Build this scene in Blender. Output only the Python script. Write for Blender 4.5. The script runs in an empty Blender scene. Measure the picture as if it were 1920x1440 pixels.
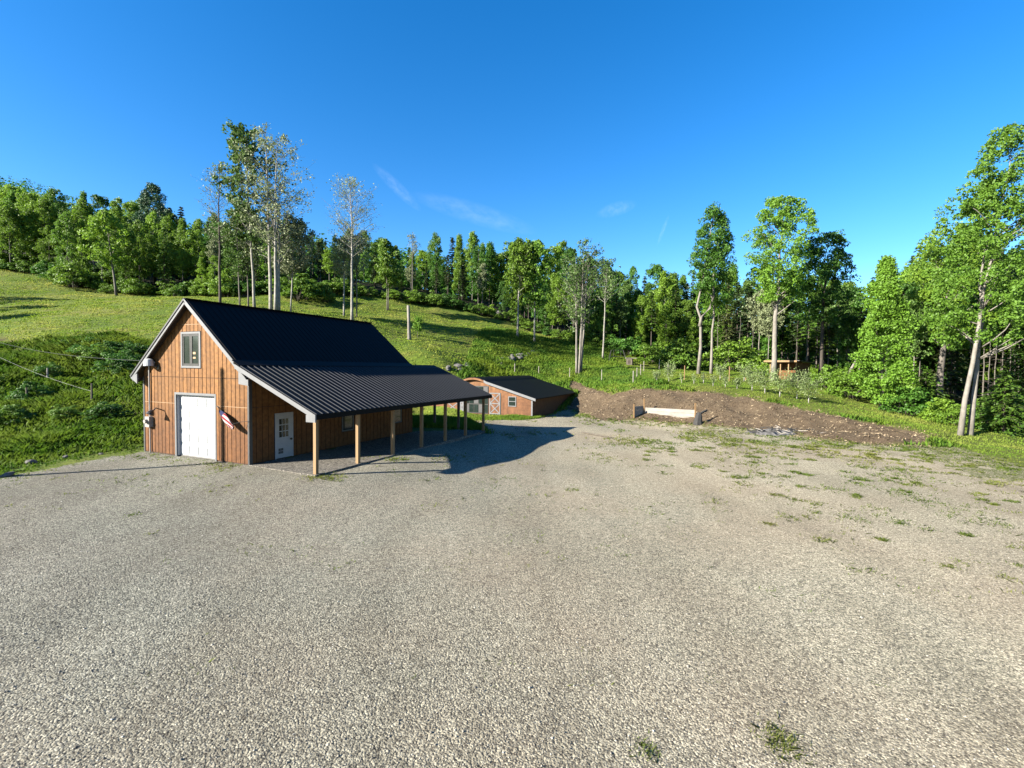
import bpy, math, random
import numpy as np
from mathutils import Matrix, Vector
random.seed(7); RNG = np.random.default_rng(11)
scene = bpy.context.scene
COL = scene.collection
R = math.radians

# ------------------------------------------------------------------ camera numbers
F, HOR, ROLL, CZ = 897.573, 687.778, .011, 4.3
PIT = math.atan((720 - HOR) / F)

def ray(px, py):
    a, b = px - 960, py - 720
    c, s = math.cos(ROLL), math.sin(ROLL)
    a, b = a * c + b * s, -a * s + b * c
    x, v = a / F, -b / F
    return np.array([x, math.cos(PIT) + v * math.sin(PIT), -math.sin(PIT) + v * math.cos(PIT)])

def atY(px, py, Y):
    r = ray(px, py); return np.array([0, 0, CZ]) + r * Y / r[1]

def atz(px, py, z):
    r = ray(px, py); return np.array([0, 0, CZ]) + r * (z - CZ) / r[2]

cam_d = bpy.data.cameras.new("camera"); cam = bpy.data.objects.new("camera", cam_d); COL.objects.link(cam)
cam_d.sensor_width = 36; cam_d.sensor_fit = 'HORIZONTAL'; cam_d.lens = F / 1920 * 36
cam_d.clip_start = .1; cam_d.clip_end = 3000
cam.matrix_world = Matrix.Translation((0, 0, CZ)) @ Matrix.Rotation(math.pi / 2 - PIT, 4, 'X') @ Matrix.Rotation(ROLL, 4, 'Z')
scene.camera = cam

# ------------------------------------------------------------------ materials
def nmat(name):
    m = bpy.data.materials.new(name); m.use_nodes = True
    nt = m.node_tree; nt.nodes.clear()
    out = nt.nodes.new('ShaderNodeOutputMaterial')
    return m, nt, out

def N(nt, typ, ins=None, **kw):
    n = nt.nodes.new(typ)
    for k, v in kw.items(): setattr(n, k, v)
    for k, v in (ins or {}).items():
        if isinstance(v, bpy.types.NodeSocket): nt.links.new(v, n.inputs[k])
        else: n.inputs[k].default_value = v
    return n

def c4(c): return (c[0], c[1], c[2], 1)

def ramp(nt, fac, stops, interp='LINEAR'):
    n = nt.nodes.new('ShaderNodeValToRGB'); nt.links.new(fac, n.inputs[0]); n.color_ramp.interpolation = interp
    e = n.color_ramp.elements
    while len(e) < len(stops): e.new(.5)
    for i, (p, c) in enumerate(stops): e[i].position = p; e[i].color = c4(c) if len(c) == 3 else c
    return n.outputs[0]

def mix(nt, fac, a, b, blend='MIX'):
    n = nt.nodes.new('ShaderNodeMix'); n.data_type = 'RGBA'; n.blend_type = blend
    for idx, v in ((0, fac), (6, a), (7, b)):
        if isinstance(v, bpy.types.NodeSocket): nt.links.new(v, n.inputs[idx])
        else: n.inputs[idx].default_value = c4(v) if isinstance(v, tuple) and len(v) == 3 else v
    return n.outputs[2]

def mth(nt, op, a, b=0.0, clamp=False):
    n = nt.nodes.new('ShaderNodeMath'); n.operation = op; n.use_clamp = clamp
    for i, v in ((0, a), (1, b)):
        if isinstance(v, bpy.types.NodeSocket): nt.links.new(v, n.inputs[i])
        else: n.inputs[i].default_value = v
    return n.outputs[0]

def noise(nt, vec, scale, detail=4, rough=.55):
    return N(nt, 'ShaderNodeTexNoise', {'Vector': vec, 'Scale': scale, 'Detail': detail, 'Roughness': rough}).outputs[0]

def attr(nt, name):
    return N(nt, 'ShaderNodeAttribute', attribute_name=name).outputs['Fac']

def principled(nt, out, col, rough=.7, metal=0, spec=.5, bump=None, bstr=.3, bdist=.02):
    p = N(nt, 'ShaderNodeBsdfPrincipled', {'Roughness': rough, 'Metallic': metal, 'Specular IOR Level': spec})
    if isinstance(col, bpy.types.NodeSocket): nt.links.new(mix(nt, 1.0, col, (AL, AL, AL), 'MULTIPLY'), p.inputs['Base Color'])
    else: p.inputs['Base Color'].default_value = c4([AL * v for v in col])
    if bump is not None:
        b = N(nt, 'ShaderNodeBump', {'Height': bump, 'Strength': bstr, 'Distance': bdist})
        nt.links.new(b.outputs[0], p.inputs['Normal'])
    nt.links.new(p.outputs[0], out.inputs[0])
    return p

def M_mottle(name, c1, c2, scale=6, rough=.7, metal=0, spec=.5, stretch=(1, 1, 1), bstr=.25, bdist=.01):
    m, nt, out = nmat(name)
    tc = N(nt, 'ShaderNodeTexCoord').outputs['Object']
    mp = N(nt, 'ShaderNodeMapping', {'Vector': tc, 'Scale': stretch}).outputs[0]
    n1 = noise(nt, mp, scale, 6, .65)
    col = ramp(nt, n1, [(.3, c1), (.7, c2)])
    principled(nt, out, col, rough, metal, spec, n1, bstr, bdist)
    return m

def M_leaf(name, dark, light, warm=None, trans=.35, rough=.55):
    m, nt, out = nmat(name)
    g = N(nt, 'ShaderNodeNewGeometry').outputs['Random Per Island']
    oi = N(nt, 'ShaderNodeObjectInfo').outputs['Random']
    col = ramp(nt, g, [(0, dark), (1, light)])
    if warm:
        col = mix(nt, mth(nt, 'MULTIPLY', oi, .75), col, warm)
    hs = N(nt, 'ShaderNodeHueSaturation', {'Color': col, 'Value': N(nt, 'ShaderNodeMapRange', {'Value': oi, 'To Min': .8 * LB_, 'To Max': 1.22 * LB_}).outputs[0]})
    d = N(nt, 'ShaderNodeBsdfPrincipled', {'Base Color': hs.outputs[0], 'Roughness': rough, 'Specular IOR Level': .3})
    t = N(nt, 'ShaderNodeBsdfTranslucent', {'Color': hs.outputs[0]})
    mx = N(nt, 'ShaderNodeMixShader', {0: trans, 1: d.outputs[0], 2: t.outputs[0]})
    nt.links.new(mx.outputs[0], out.inputs[0])
    return m

AL, LB_ = .56, .86      # overall reflectance of surfaces and of foliage
MAT = {}
MAT['maple'] = M_leaf('maple_leaf', (.053, .128, .013), (.142, .262, .034), (.12, .23, .022), 0.45)
MAT['maple_dark'] = M_leaf('deep_leaf', (.030, .092, .012), (.085, .185, .024), (.055, .14, .014), 0.4)
MAT['yellowgreen'] = M_leaf('spring_leaf', (.085, .175, .014), (.19, .305, .038), (.15, .25, .02), 0.45)
MAT['aspen'] = M_leaf('aspen_leaf', (.15, .185, .085), (.27, .30, .18), (.18, .22, .09), 0.32)
MAT['aspen_green'] = M_leaf('aspen_green_leaf', (.055, .125, .018), (.13, .21, .05), None, 0.36)
MAT['spruce'] = M_leaf('spruce_needles', (.014, .036, .010), (.036, .072, .016), (.05, .05, .015), 0.12)
MAT['pine'] = M_leaf('pine_needles', (.020, .055, .022), (.05, .105, .045), None, .15)
MAT['hemlock'] = M_leaf('hemlock_needles', (.035, .085, .010), (.075, .135, .014), None, 0.2)
MAT['shrub'] = M_leaf('shrub_leaf', (.065, .15, .013), (.14, .25, .028), (.11, .18, .018), 0.4)
MAT['blossom'] = M_leaf('sapling_leaf', (.10, .16, .04), (.24, .29, .13), None, 0.3)
MAT['grass'] = None
MAT['bark_pale'] = M_mottle('pale_bark', (.15, .135, .11), (.30, .275, .24), 3, .85, stretch=(1, 1, .6), bstr=.5)
MAT['bark_white'] = M_mottle('white_bark', (.16, .15, .125), (.40, .38, .335), 2.2, .8, stretch=(1, 1, 1.3), bstr=.4)
MAT['bark_dark'] = M_mottle('dark_bark', (.035, .027, .02), (.10, .08, .062), 4, .9, stretch=(1, 1, .5), bstr=.6)
MAT['bark_grey'] = M_mottle('grey_bark', (.09, .078, .064), (.2, .178, .15), 3, .9, stretch=(1, 1, .5), bstr=.5)

# ------------------------------------------------------------------ mesh helpers
def tagp(o, label=None, cat=None, group=None, kind=None):
    if label: o['label'] = label
    if cat: o['category'] = cat
    if group: o['group'] = group
    if kind: o['kind'] = kind
    return o

def link(name, me, mat=None, parent=None):
    o = bpy.data.objects.new(name, me); COL.objects.link(o)
    if mat is not None and me is not None:
        if not me.materials: me.materials.append(mat)
    if parent is not None: o.parent = parent
    return o

def thing(name, label, cat, loc=(0, 0, 0), rotz=0, group=None):
    o = bpy.data.objects.new(name, None); COL.objects.link(o)
    o.location = loc; o.rotation_euler = (0, 0, rotz); o.empty_display_size = .2
    return tagp(o, label, cat, group)

def np_mesh(name, V, Fq, smooth=False):
    """V (n,3); Fq (m,k) with k = 3 or 4"""
    V = np.asarray(V, np.float32); Fq = np.asarray(Fq, np.int32)
    me = bpy.data.meshes.new(name)
    k = Fq.shape[1]
    me.vertices.add(len(V)); me.vertices.foreach_set('co', V.ravel())
    me.loops.add(Fq.size); me.loops.foreach_set('vertex_index', Fq.ravel())
    me.polygons.add(len(Fq)); me.polygons.foreach_set('loop_start', np.arange(0, Fq.size, k, dtype=np.int32))
    if smooth: me.polygons.foreach_set('use_smooth', np.ones(len(Fq), bool))
    me.update(calc_edges=True)
    return me

class MB:
    def __init__(s): s.v = []; s.f = []
    def face(s, pts):
        n = len(s.v); s.v += [tuple(map(float, p)) for p in pts]; s.f.append(tuple(range(n, n + len(pts)))); return s
    def prism(s, poly, ext):
        """closed prism: polygon (3d points) swept by vector ext"""
        n = len(s.v); k = len(poly); e = np.array(ext, float)
        P = [np.array(p, float) for p in poly]
        s.v += [tuple(p) for p in P] + [tuple(p + e) for p in P]
        nrm = np.zeros(3)
        for i in range(k): nrm += np.cross(P[i] - P[0], P[(i + 1) % k] - P[0])
        fl = nrm @ e > 0
        a = tuple(range(n, n + k)); b = tuple(range(n + k, n + 2 * k))
        s.f.append(a[::-1] if fl else a); s.f.append(b if fl else b[::-1])
        for i in range(k):
            j = (i + 1) % k
            q = (n + i, n + j, n + k + j, n + k + i)
            s.f.append(q if fl else q[::-1])
        return s
    def box(s, x0, x1, y0, y1, z0, z1):
        return s.prism([(x0, y0, z0), (x1, y0, z0), (x1, y1, z0), (x0, y1, z0)], (0, 0, z1 - z0))
    def tube(s, pts, rad, n=8, cap=True):
        pts = [np.array(p, float) for p in pts]
        if not hasattr(rad, '__len__'): rad = [rad] * len(pts)
        base = len(s.v)
        for i, p in enumerate(pts):
            t = pts[min(i + 1, len(pts) - 1)] - pts[max(i - 1, 0)]
            t = t / (np.linalg.norm(t) + 1e-9)
            a = np.cross(t, (0, 0, 1) if abs(t[2]) < .9 else (1, 0, 0)); a /= np.linalg.norm(a); b = np.cross(t, a)
            for k in range(n):
                an = 2 * math.pi * k / n
                s.v.append(tuple(p + rad[i] * (a * math.cos(an) + b * math.sin(an))))
        for i in range(len(pts) - 1):
            for k in range(n):
                k2 = (k + 1) % n
                s.f.append((base + i * n + k, base + i * n + k2, base + (i + 1) * n + k2, base + (i + 1) * n + k))
        if cap:
            s.f.append(tuple(base + k for k in range(n))[::-1])
            s.f.append(tuple(base + (len(pts) - 1) * n + k for k in range(n)))
        return s
    def mesh(s, name, smooth=False):
        me = bpy.data.meshes.new(name); me.from_pydata(s.v, [], s.f)
        if smooth: me.polygons.foreach_set('use_smooth', [True] * len(me.polygons))
        me.update(); return me
    def build(s, name, mat, parent=None, smooth=False):
        return link(name, s.mesh(name, smooth), mat, parent)

# ------------------------------------------------------------------ terrain
TH = .416
P0 = np.array([-11.087, 20.171])
DL = np.array([math.sin(TH), math.cos(TH)]); DW = np.array([math.cos(TH), -math.sin(TH)])
def barn_xy(w, l): return P0 + DW * w + DL * l

ctl = []
def cw(*p): ctl.append(p)
def cp(px, py, Y): ctl.append(tuple(atY(px, py, Y)))
for p in [(-40, -8, -.3), (-15, -8, -.5), (0, -8, -.5), (15, -8, -.5), (40, -8, -.6), (-25, 5, -.2), (-12, 6, -.4), (0, 6, -.5), (12, 6, -.5), (30, 6, -.6),
          (-20, 14, -.08), (-12, 14, -.2), (-5, 14, -.35), (5, 14, -.5), (18, 14, -.55), (30, 14, -.65),
          (-19, 18.5, 0), (-10, 17.5, -.1), (-4, 18.5, -.3), (5, 20, -.52), (16, 20, -.6), (27, 20, -.7),
          (0, 26, -.62), (8, 27, -.65), (20, 28, -.7), (1, 36, -.6), (9, 37, -.65), (16, 38, -.65), (-2, 40, -.45), (4, 44, -.57)]: cw(*p)
for w_, l_ in [(0, 0), (-6, -.5), (-12.8, -.5), (-9.5, 7), (-9.5, 13), (-6, 13.5), (0, 7), (0, 13), (2.5, 2), (2.5, 7), (1.2, 13), (2.5, 17.5), (-2.5, 17)]:
    q = np.array([2.0, 46.3]) + DW * w_ + DL * l_; cw(q[0], q[1], {(-12.8, -.5): -.3, (-9.5, 7): 3.1, (-9.5, 13): 2.9, (-6, 13.5): 1.7, (0, 13): .8, (1.2, 13): 1.1, (2.5, 17.5): 2.4, (-2.5, 17): 2.4}.get((w_, l_), -.6))
for w, l, z in [(0, 0, 0), (-7.3, 0, 0), (-3.6, 6, 0), (-7.3, 11.5, .15), (0, 11.5, 0), (3.6, 0, -.02), (3.6, 7, -.02), (3.6, 14.5, -.1), (4.6, 0, -.06), (4.6, 7, -.07), (4.6, 14, -.12), (6.5, 0, -.25), (6.5, 7, -.3), (6.5, 14, -.35), (-8.6, 3, .35), (-9, 9, .8), (-10, 14, 1.6), (-3, 16, .2), (0, 18, .1)]:
    q = barn_xy(w, l); cw(q[0], q[1], z)
for px, py in [(1120, 787), (1200, 788), (1310, 797), (1440, 808), (1560, 824), (1700, 835), (1850, 845)]:
    ctl.append(tuple(atz(px, py, -.65)))
for a in [(1075, 718, 65), (1150, 727, 55), (1200, 729, 51), (1300, 734, 49), (1400, 745, 46.5), (1500, 765, 42.5), (1600, 785, 39.5), (1700, 805, 37),
          (1250, 715, 57), (1350, 719, 56), (1450, 727, 54), (1550, 750, 48.5), (1650, 772, 45), (1750, 793, 41), (1850, 813, 37.5), (1910, 832, 34.5),
          (1200, 702, 66), (1310, 704, 62), (1450, 711, 63), (1600, 737, 57), (1010, 702, 70), (1085, 698, 70), (1180, 686, 78), (1100, 671, 82), (1250, 690, 79),
          (1050, 642, 90), (1150, 655, 90), (1300, 677, 88), (1500, 702, 76), (1700, 762, 56), (1900, 802, 45),
          (900, 694, 61), (960, 681, 69), (1020, 664, 80), (830, 694, 54), (767, 637, 66), (850, 688, 56), (700, 610, 68), (800, 660, 57), (900, 643, 74), (980, 632, 86),
          (720, 557, 100), (850, 577, 104), (950, 602, 104), (1000, 622, 100), (600, 577, 84), (850, 602, 94),
          (450, 562, 80), (300, 563, 73), (300, 602, 58), (200, 642, 45), (100, 602, 56), (0, 602, 58), (0, 642, 46), (120, 684, 37),
          (0, 505, 98), (100, 523, 96), (210, 546, 92), (330, 554, 90), (440, 556, 88), (560, 550, 90),
          (50, 762, 30), (172, 759, 29.5), (120, 818, 25), (0, 838, 24), (480, 592, 62), (560, 596, 63),
          (0, 452, 160), (250, 490, 150), (500, 505, 150), (700, 530, 150), (900, 562, 150), (1200, 640, 150), (1500, 680, 140), (1800, 700, 120), (1950, 720, 100),
          (-200, 385, 270), (50, 375, 270), (170, 430, 270), (-300, 520, 100), (-300, 642, 46), (-300, 780, 28), (2200, 825, 44), (2200, 745, 90), (2300, 905, 28),
          (500, 520, 270), (1000, 600, 270), (1600, 670, 270), (2100, 690, 270)]: cp(*a)
CT = np.array(ctl)
def tps_fit(P, lam=2.0):
    n = len(P); d2 = ((P[:, None, :2] - P[None, :, :2]) ** 2).sum(-1)
    K = np.where(d2 > 0, d2 * np.log(d2 + 1e-12) * .5, 0) + lam * np.eye(n)
    A = np.zeros((n + 3, n + 3)); A[:n, :n] = K; A[:n, n] = 1; A[:n, n + 1:] = P[:, :2]; A[n, :n] = 1; A[n + 1:, :n] = P[:, :2].T
    return np.linalg.solve(A, np.concatenate([P[:, 2], np.zeros(3)]))
TW = tps_fit(CT)
def vnoise(x, y, s, seed=0):
    """smooth value noise on the plane"""
    x = np.asarray(x, float) / s; y = np.asarray(y, float) / s
    xi = np.floor(x).astype(np.int64); yi = np.floor(y).astype(np.int64); fx = x - xi; fy = y - yi
    fx = fx * fx * (3 - 2 * fx); fy = fy * fy * (3 - 2 * fy)
    def h(a, b):
        n = (a * 374761393 + b * 668265263 + seed * 974711) & 0x7fffffff
        n = ((n ^ (n >> 13)) * 1274126177) & 0x7fffffff
        return ((n ^ (n >> 16)) & 0xffff) / 65535.0
    return (h(xi, yi) * (1 - fx) + h(xi + 1, yi) * fx) * (1 - fy) + (h(xi, yi + 1) * (1 - fx) + h(xi + 1, yi + 1) * fx) * fy
def seg_dist(X, Y, P, closed):
    P = np.asarray(P, float); d = np.full(X.shape, 1e9)
    m = len(P) if closed else len(P) - 1
    for i in range(m):
        a = P[i]; b = P[(i + 1) % len(P)]; ab = b - a
        t = np.clip(((X - a[0]) * ab[0] + (Y - a[1]) * ab[1]) / (ab @ ab + 1e-12), 0, 1)
        d = np.minimum(d, np.hypot(X - a[0] - t * ab[0], Y - a[1] - t * ab[1]))
    return d
def sdist(X, Y, P):
    """signed distance to a polygon, positive inside"""
    P = np.asarray(P, float); ins = np.zeros(X.shape, bool)
    for i in range(len(P)):
        x1, y1 = P[i]; x2, y2 = P[(i + 1) % len(P)]
        c = ((y1 > Y) != (y2 > Y))
        ins ^= c & (X < (x2 - x1) * (Y - y1) / ((y2 - y1) if y2 != y1 else 1e-9) + x1)
    d = seg_dist(X, Y, P, True)
    return np.where(ins, d, -d)
gl = [atz(px, py, -.05)[:2] for px, py in [(-60, 915), (0, 900), (60, 888), (140, 871), (260, 850)]]
gr = [atz(px, py, -.6)[:2] for px, py in [(1112, 785), (1200, 787), (1310, 796), (1440, 807), (1560, 823), (1700, 834), (1800, 838), (1900, 862), (1960, 885)]]
GRAVEL = [(-60, -20), (-38, 8)] + gl + [barn_xy(-7.2, .3), barn_xy(0, .3), barn_xy(0, 12), barn_xy(3.8, 14.2)] + [np.array([2.0, 46.3]) + DW * a_ + DL * b_ for a_, b_ in ((-9, -2.4), (-.4, -1.7), (.3, -.6), (.3, 8), (1.6, 8))] + gr + [(36, 12), (60, -20)]
def shed_xy(a, b): return np.array([2.0, 46.3]) + DW * a + DL * b
BANK = [shed_xy(-1, 14.8), shed_xy(.6, 14.2), shed_xy(.7, 8.5), shed_xy(2.2, 7.5)] + [atz(px, py, -.6)[:2] for px, py in [(1120, 786), (1200, 787), (1310, 796), (1440, 807), (1560, 824), (1660, 832), (1740, 833)]] + \
       [atY(px, py, Y)[:2] for px, py, Y in [(1740, 818, 35.5), (1700, 806, 37), (1600, 786, 39.5), (1500, 766, 42.5), (1400, 746, 46.5), (1300, 735, 49), (1200, 729.5, 51), (1150, 727, 53), (1070, 717, 65)]]
EDGE = [(-260, 100), (0, 99), (100, 97), (210, 92), (330, 90), (440, 88), (560, 92), (720, 101), (850, 105), (950, 105), (1000, 101), (1050, 96), (1150, 90), (1300, 87), (1450, 78), (1500, 73), (1600, 65), (1700, 57), (1800, 51), (1900, 45), (2100, 40)]
def edgeY(px): return float(np.interp(px, [e[0] for e in EDGE], [e[1] for e in EDGE]))
EDGEW = [(atY(px, 690, Y)[0], Y) for px, Y in EDGE]
FOREST = EDGEW + [(200, 40), (300, 300), (-400, 300), (-300, 110)]
def hz(X, Y):
    X = np.asarray(X, float); Y = np.asarray(Y, float); sh = X.shape; x = X.ravel(); y = Y.ravel(); z = np.zeros(len(x))
    for i in range(0, len(x), 20000):
        a, b = x[i:i + 20000], y[i:i + 20000]
        d2 = (a[:, None] - CT[None, :, 0]) ** 2 + (b[:, None] - CT[None, :, 1]) ** 2
        z[i:i + 20000] = (np.where(d2 > 0, d2 * np.log(d2 + 1e-12) * .5, 0)) @ TW[:-3] + TW[-3] + TW[-2] * a + TW[-1] * b
    g = sdist(x, y, GRAVEL)
    rough = np.clip(-g / 3, 0, 1)
    far = np.clip((y - 20) / 30, .4, 1)
    z += rough * far * ((vnoise(x, y, 3.1, 3) - .5) * .45 + (vnoise(x, y, 1.2, 5) - .5) * .22)
    z += np.clip(g / 3, 0, 1) * ((vnoise(x, y, 4.2, 8) - .5) * .07 + (vnoise(x, y, 1.1, 9) - .5) * .03)
    bk = np.clip(sdist(x, y, BANK) / .6, 0, 1)
    z += bk * ((vnoise(x, y, .9, 13) - .5) * .35 + (vnoise(x, y, 2.2, 14) - .5) * .4)
    # the drainage ditch that runs down the left bank
    dt = seg_dist(x, y, DITCH, False)
    z -= .55 * np.exp(-(dt / 1.3) ** 2)
    return z.reshape(sh)
DITCH = [atY(px, py, Y)[:2] for px, py, Y in [(-60, 612, 54), (20, 645, 46), (110, 690, 38), (200, 725, 33), (262, 752, 29)]]
def gz(x, y): return float(hz(np.array([x]), np.array([y]))[0])
def at(px, Y, dz=0):
    """ground point seen in column px at distance Y"""
    x = atY(px, 690, Y)[0]; z = gz(x, Y)
    for _ in range(2):
        r = ray(px, 690); x = atY(px, 690 - (z - atY(px, 690, Y)[2]) * F / Y, Y)[0]; z = gz(x, Y)
    return np.array([x, Y, z + dz])

def grid_axis(segs):
    out = [segs[0][0]]
    for a, b, st in segs:
        n = max(1, int(round((b - a) / st))); out += list(np.linspace(a, b, n + 1)[1:])
    return np.array(out)
gx = grid_axis([(-420, -120, 12), (-120, -45, 2.5), (-45, 40, .55), (40, 110, 2), (110, 420, 12)])
gy = grid_axis([(-20, 4, 2), (4, 70, .55), (70, 110, 1.2), (110, 310, 8)])
GX, GY = np.meshgrid(gx, gy)
GZ = hz(GX, GY)
nx, ny = len(gx), len(gy)
idx = np.arange(nx * ny).reshape(ny, nx)
Q = np.stack([idx[:-1, :-1], idx[:-1, 1:], idx[1:, 1:], idx[1:, :-1]], -1).reshape(-1, 4)
VX = np.stack([GX.ravel(), GY.ravel(), GZ.ravel()], -1)
A_g = sdist(GX.ravel(), GY.ravel(), GRAVEL); A_b = sdist(GX.ravel(), GY.ravel(), BANK); A_f = sdist(GX.ravel(), GY.ravel(), FOREST)
A_d = seg_dist(GX.ravel(), GY.ravel(), DITCH, False)

def ground_mat():
    m, nt, out = nmat('ground')
    pos = N(nt, 'ShaderNodeNewGeometry').outputs['Position']
    # gravel
    v1 = N(nt, 'ShaderNodeTexVoronoi', {'Vector': pos, 'Scale': 52.0, 'Randomness': 1.0})
    v2 = N(nt, 'ShaderNodeTexVoronoi', {'Vector': pos, 'Scale': 30.0, 'Randomness': 1.0})
    sep = N(nt, 'ShaderNodeSeparateColor', {0: v1.outputs['Color']})
    sep2 = N(nt, 'ShaderNodeSeparateColor', {0: v2.outputs['Color']})
    stone = ramp(nt, sep.outputs[0], [(0, (.03, .029, .027)), (.22, (.10, .096, .087)), (.6, (.25, .235, .20)), (1, (.62, .58, .50))])
    stone2 = ramp(nt, sep2.outputs[0], [(0, (.05, .048, .044)), (.5, (.21, .20, .172)), (1, (.50, .465, .40))])
    n5 = noise(nt, pos, 5, 5, .7)
    g = mix(nt, ramp(nt, n5, [(.35, (.2, .2, .2)), (.7, (.75, .75, .75))]), stone, stone2)
    n9 = noise(nt, pos, 9, 3, .8)
    g = mix(nt, 1.0, g, ramp(nt, n9, [(.25, (.58, .58, .58)), (.5, (1, 1, 1)), (.75, (1.32, 1.32, 1.32))]), 'MULTIPLY')
    big = noise(nt, pos, .16, 5, .6)
    g = mix(nt, ramp(nt, big, [(.38, (0, 0, 0)), (.62, (.5, .5, .5))]), g, mix(nt, .5, g, (.22, .16, .135)))
    side = N(nt, 'ShaderNodeSeparateXYZ', {0: pos})
    # the right-hand side is paler and warmer
    sx = N(nt, 'ShaderNodeMapRange', {'Value': mth(nt, 'ADD', side.outputs[0], mth(nt, 'MULTIPLY', mth(nt, 'SUBTRACT', big, .5), 16)), 'From Min': -9, 'From Max': 9}).outputs[0]
    g = mix(nt, sx, mix(nt, 1.0, g, (.95, .99, .93), 'MULTIPLY'), mix(nt, 1.0, g, (1.52, 1.46, 1.22), 'MULTIPLY'))
    track = noise(nt, N(nt, 'ShaderNodeMapping', {'Vector': pos, 'Scale': (.5, .12, .5), 'Rotation': (0, 0, -.5)}).outputs[0], 1.0, 3, .5)
    g = mix(nt, 1.0, g, ramp(nt, track, [(.3, (.78, .77, .76)), (.7, (1.12, 1.12, 1.12))]), 'MULTIPLY')
    # grass colour
    n2 = noise(nt, pos, .22, 5, .6); n3 = noise(nt, pos, 2.5, 5, .7)
    gr1 = ramp(nt, n2, [(.3, (.09, .155, .014)), (.5, (.15, .21, .022)), (.68, (.22, .22, .045))])
    grs = mix(nt, ramp(nt, n3, [(.35, (.6, .6, .6)), (.62, (0, 0, 0))]), gr1, (.03, .055, .010))
    # dirt
    n4 = noise(nt, pos, 1.2, 6, .7); n6 = noise(nt, N(nt, 'ShaderNodeMapping', {'Vector': pos, 'Scale': (1, 1, 2)}).outputs[0], 11, 5, .75)
    dr = ramp(nt, n4, [(.3, (.036, .021, .012)), (.5, (.078, .05, .029)), (.7, (.145, .104, .063))])
    dr = mix(nt, ramp(nt, n6, [(.4, (0, 0, 0)), (.65, (.7, .7, .7))]), dr, (.24, .19, .125))
    dr = mix(nt, ramp(nt, n6, [(.3, (.8, .8, .8)), (.42, (0, 0, 0))]), dr, (.03, .02, .012))
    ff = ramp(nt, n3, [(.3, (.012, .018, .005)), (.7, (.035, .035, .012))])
    wob = mth(nt, 'ADD', mth(nt, 'MULTIPLY', mth(nt, 'SUBTRACT', noise(nt, pos, .9, 6, .7), .5), 2.6), mth(nt, 'MULTIPLY', mth(nt, 'SUBTRACT', noise(nt, pos, 7, 3, .7), .5), 1.0))
    col = mix(nt, N(nt, 'ShaderNodeMapRange', {'Value': mth(nt, 'ADD', attr(nt, 'gravel'), wob), 'From Min': -.12, 'From Max': .12}).outputs[0], grs, g)
    # weeds that creep over the gravel on the right and along its margin
    wd = noise(nt, N(nt, 'ShaderNodeMapping', {'Vector': pos, 'Scale': (1, 1.6, 1)}).outputs[0], .55, 8, .78)
    margin = N(nt, 'ShaderNodeMapRange', {'Value': attr(nt, 'gravel'), 'From Min': 0, 'From Max': 9, 'To Min': .10, 'To Max': -.16}).outputs[0]
    rgt = N(nt, 'ShaderNodeMapRange', {'Value': side.outputs[0], 'From Min': 4, 'From Max': 22, 'To Min': -.10, 'To Max': .06}).outputs[0]
    wm = N(nt, 'ShaderNodeMapRange', {'Value': mth(nt, 'ADD', wd, mth(nt, 'ADD', margin, rgt)), 'From Min': .545, 'From Max': .62}).outputs[0]
    col = mix(nt, mth(nt, 'MULTIPLY', wm, mth(nt, 'GREATER_THAN', n6, .47)), col, (.10, .12, .022))
    dm = N(nt, 'ShaderNodeMapRange', {'Value': mth(nt, 'ADD', attr(nt, 'bank'), mth(nt, 'MULTIPLY', wob, .6)), 'From Min': -.25, 'From Max': .3}).outputs[0]
    col = mix(nt, dm, col, dr)
    dd = N(nt, 'ShaderNodeMapRange', {'Value': mth(nt, 'ADD', attr(nt, 'ditch'), mth(nt, 'MULTIPLY', wob, .5)), 'From Min': 1.1, 'From Max': .5}).outputs[0]
    col = mix(nt, mth(nt, 'MULTIPLY', dd, .8), col, (.055, .036, .02))
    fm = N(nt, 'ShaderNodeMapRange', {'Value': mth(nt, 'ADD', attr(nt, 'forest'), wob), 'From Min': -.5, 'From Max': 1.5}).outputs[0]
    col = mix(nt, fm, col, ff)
    h1 = mth(nt, 'ADD', mth(nt, 'MULTIPLY', v1.outputs['Distance'], -.5), mth(nt, 'MULTIPLY', v2.outputs['Distance'], -1.0))
    hh = mth(nt, 'ADD', mth(nt, 'ADD', h1, mth(nt, 'MULTIPLY', n5, .25)), mth(nt, 'MULTIPLY', n6, .3))
    principled(nt, out, col, .95, 0, .15, hh, .7, .02)
    return m
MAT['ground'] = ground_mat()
fa_g = A_g[Q].mean(1); fa_b = A_b[Q].mean(1)
sel_b = fa_b > 0; sel_g = (fa_g > 0) & ~sel_b; sel_m = ~sel_b & ~sel_g
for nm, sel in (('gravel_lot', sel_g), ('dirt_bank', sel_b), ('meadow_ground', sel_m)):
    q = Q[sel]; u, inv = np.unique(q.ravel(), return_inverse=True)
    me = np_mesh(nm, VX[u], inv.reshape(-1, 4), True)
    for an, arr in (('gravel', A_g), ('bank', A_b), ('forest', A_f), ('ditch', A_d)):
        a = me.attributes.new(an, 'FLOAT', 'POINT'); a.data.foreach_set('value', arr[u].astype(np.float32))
    tagp(link(nm, me, MAT['ground']), kind='structure')

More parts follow.
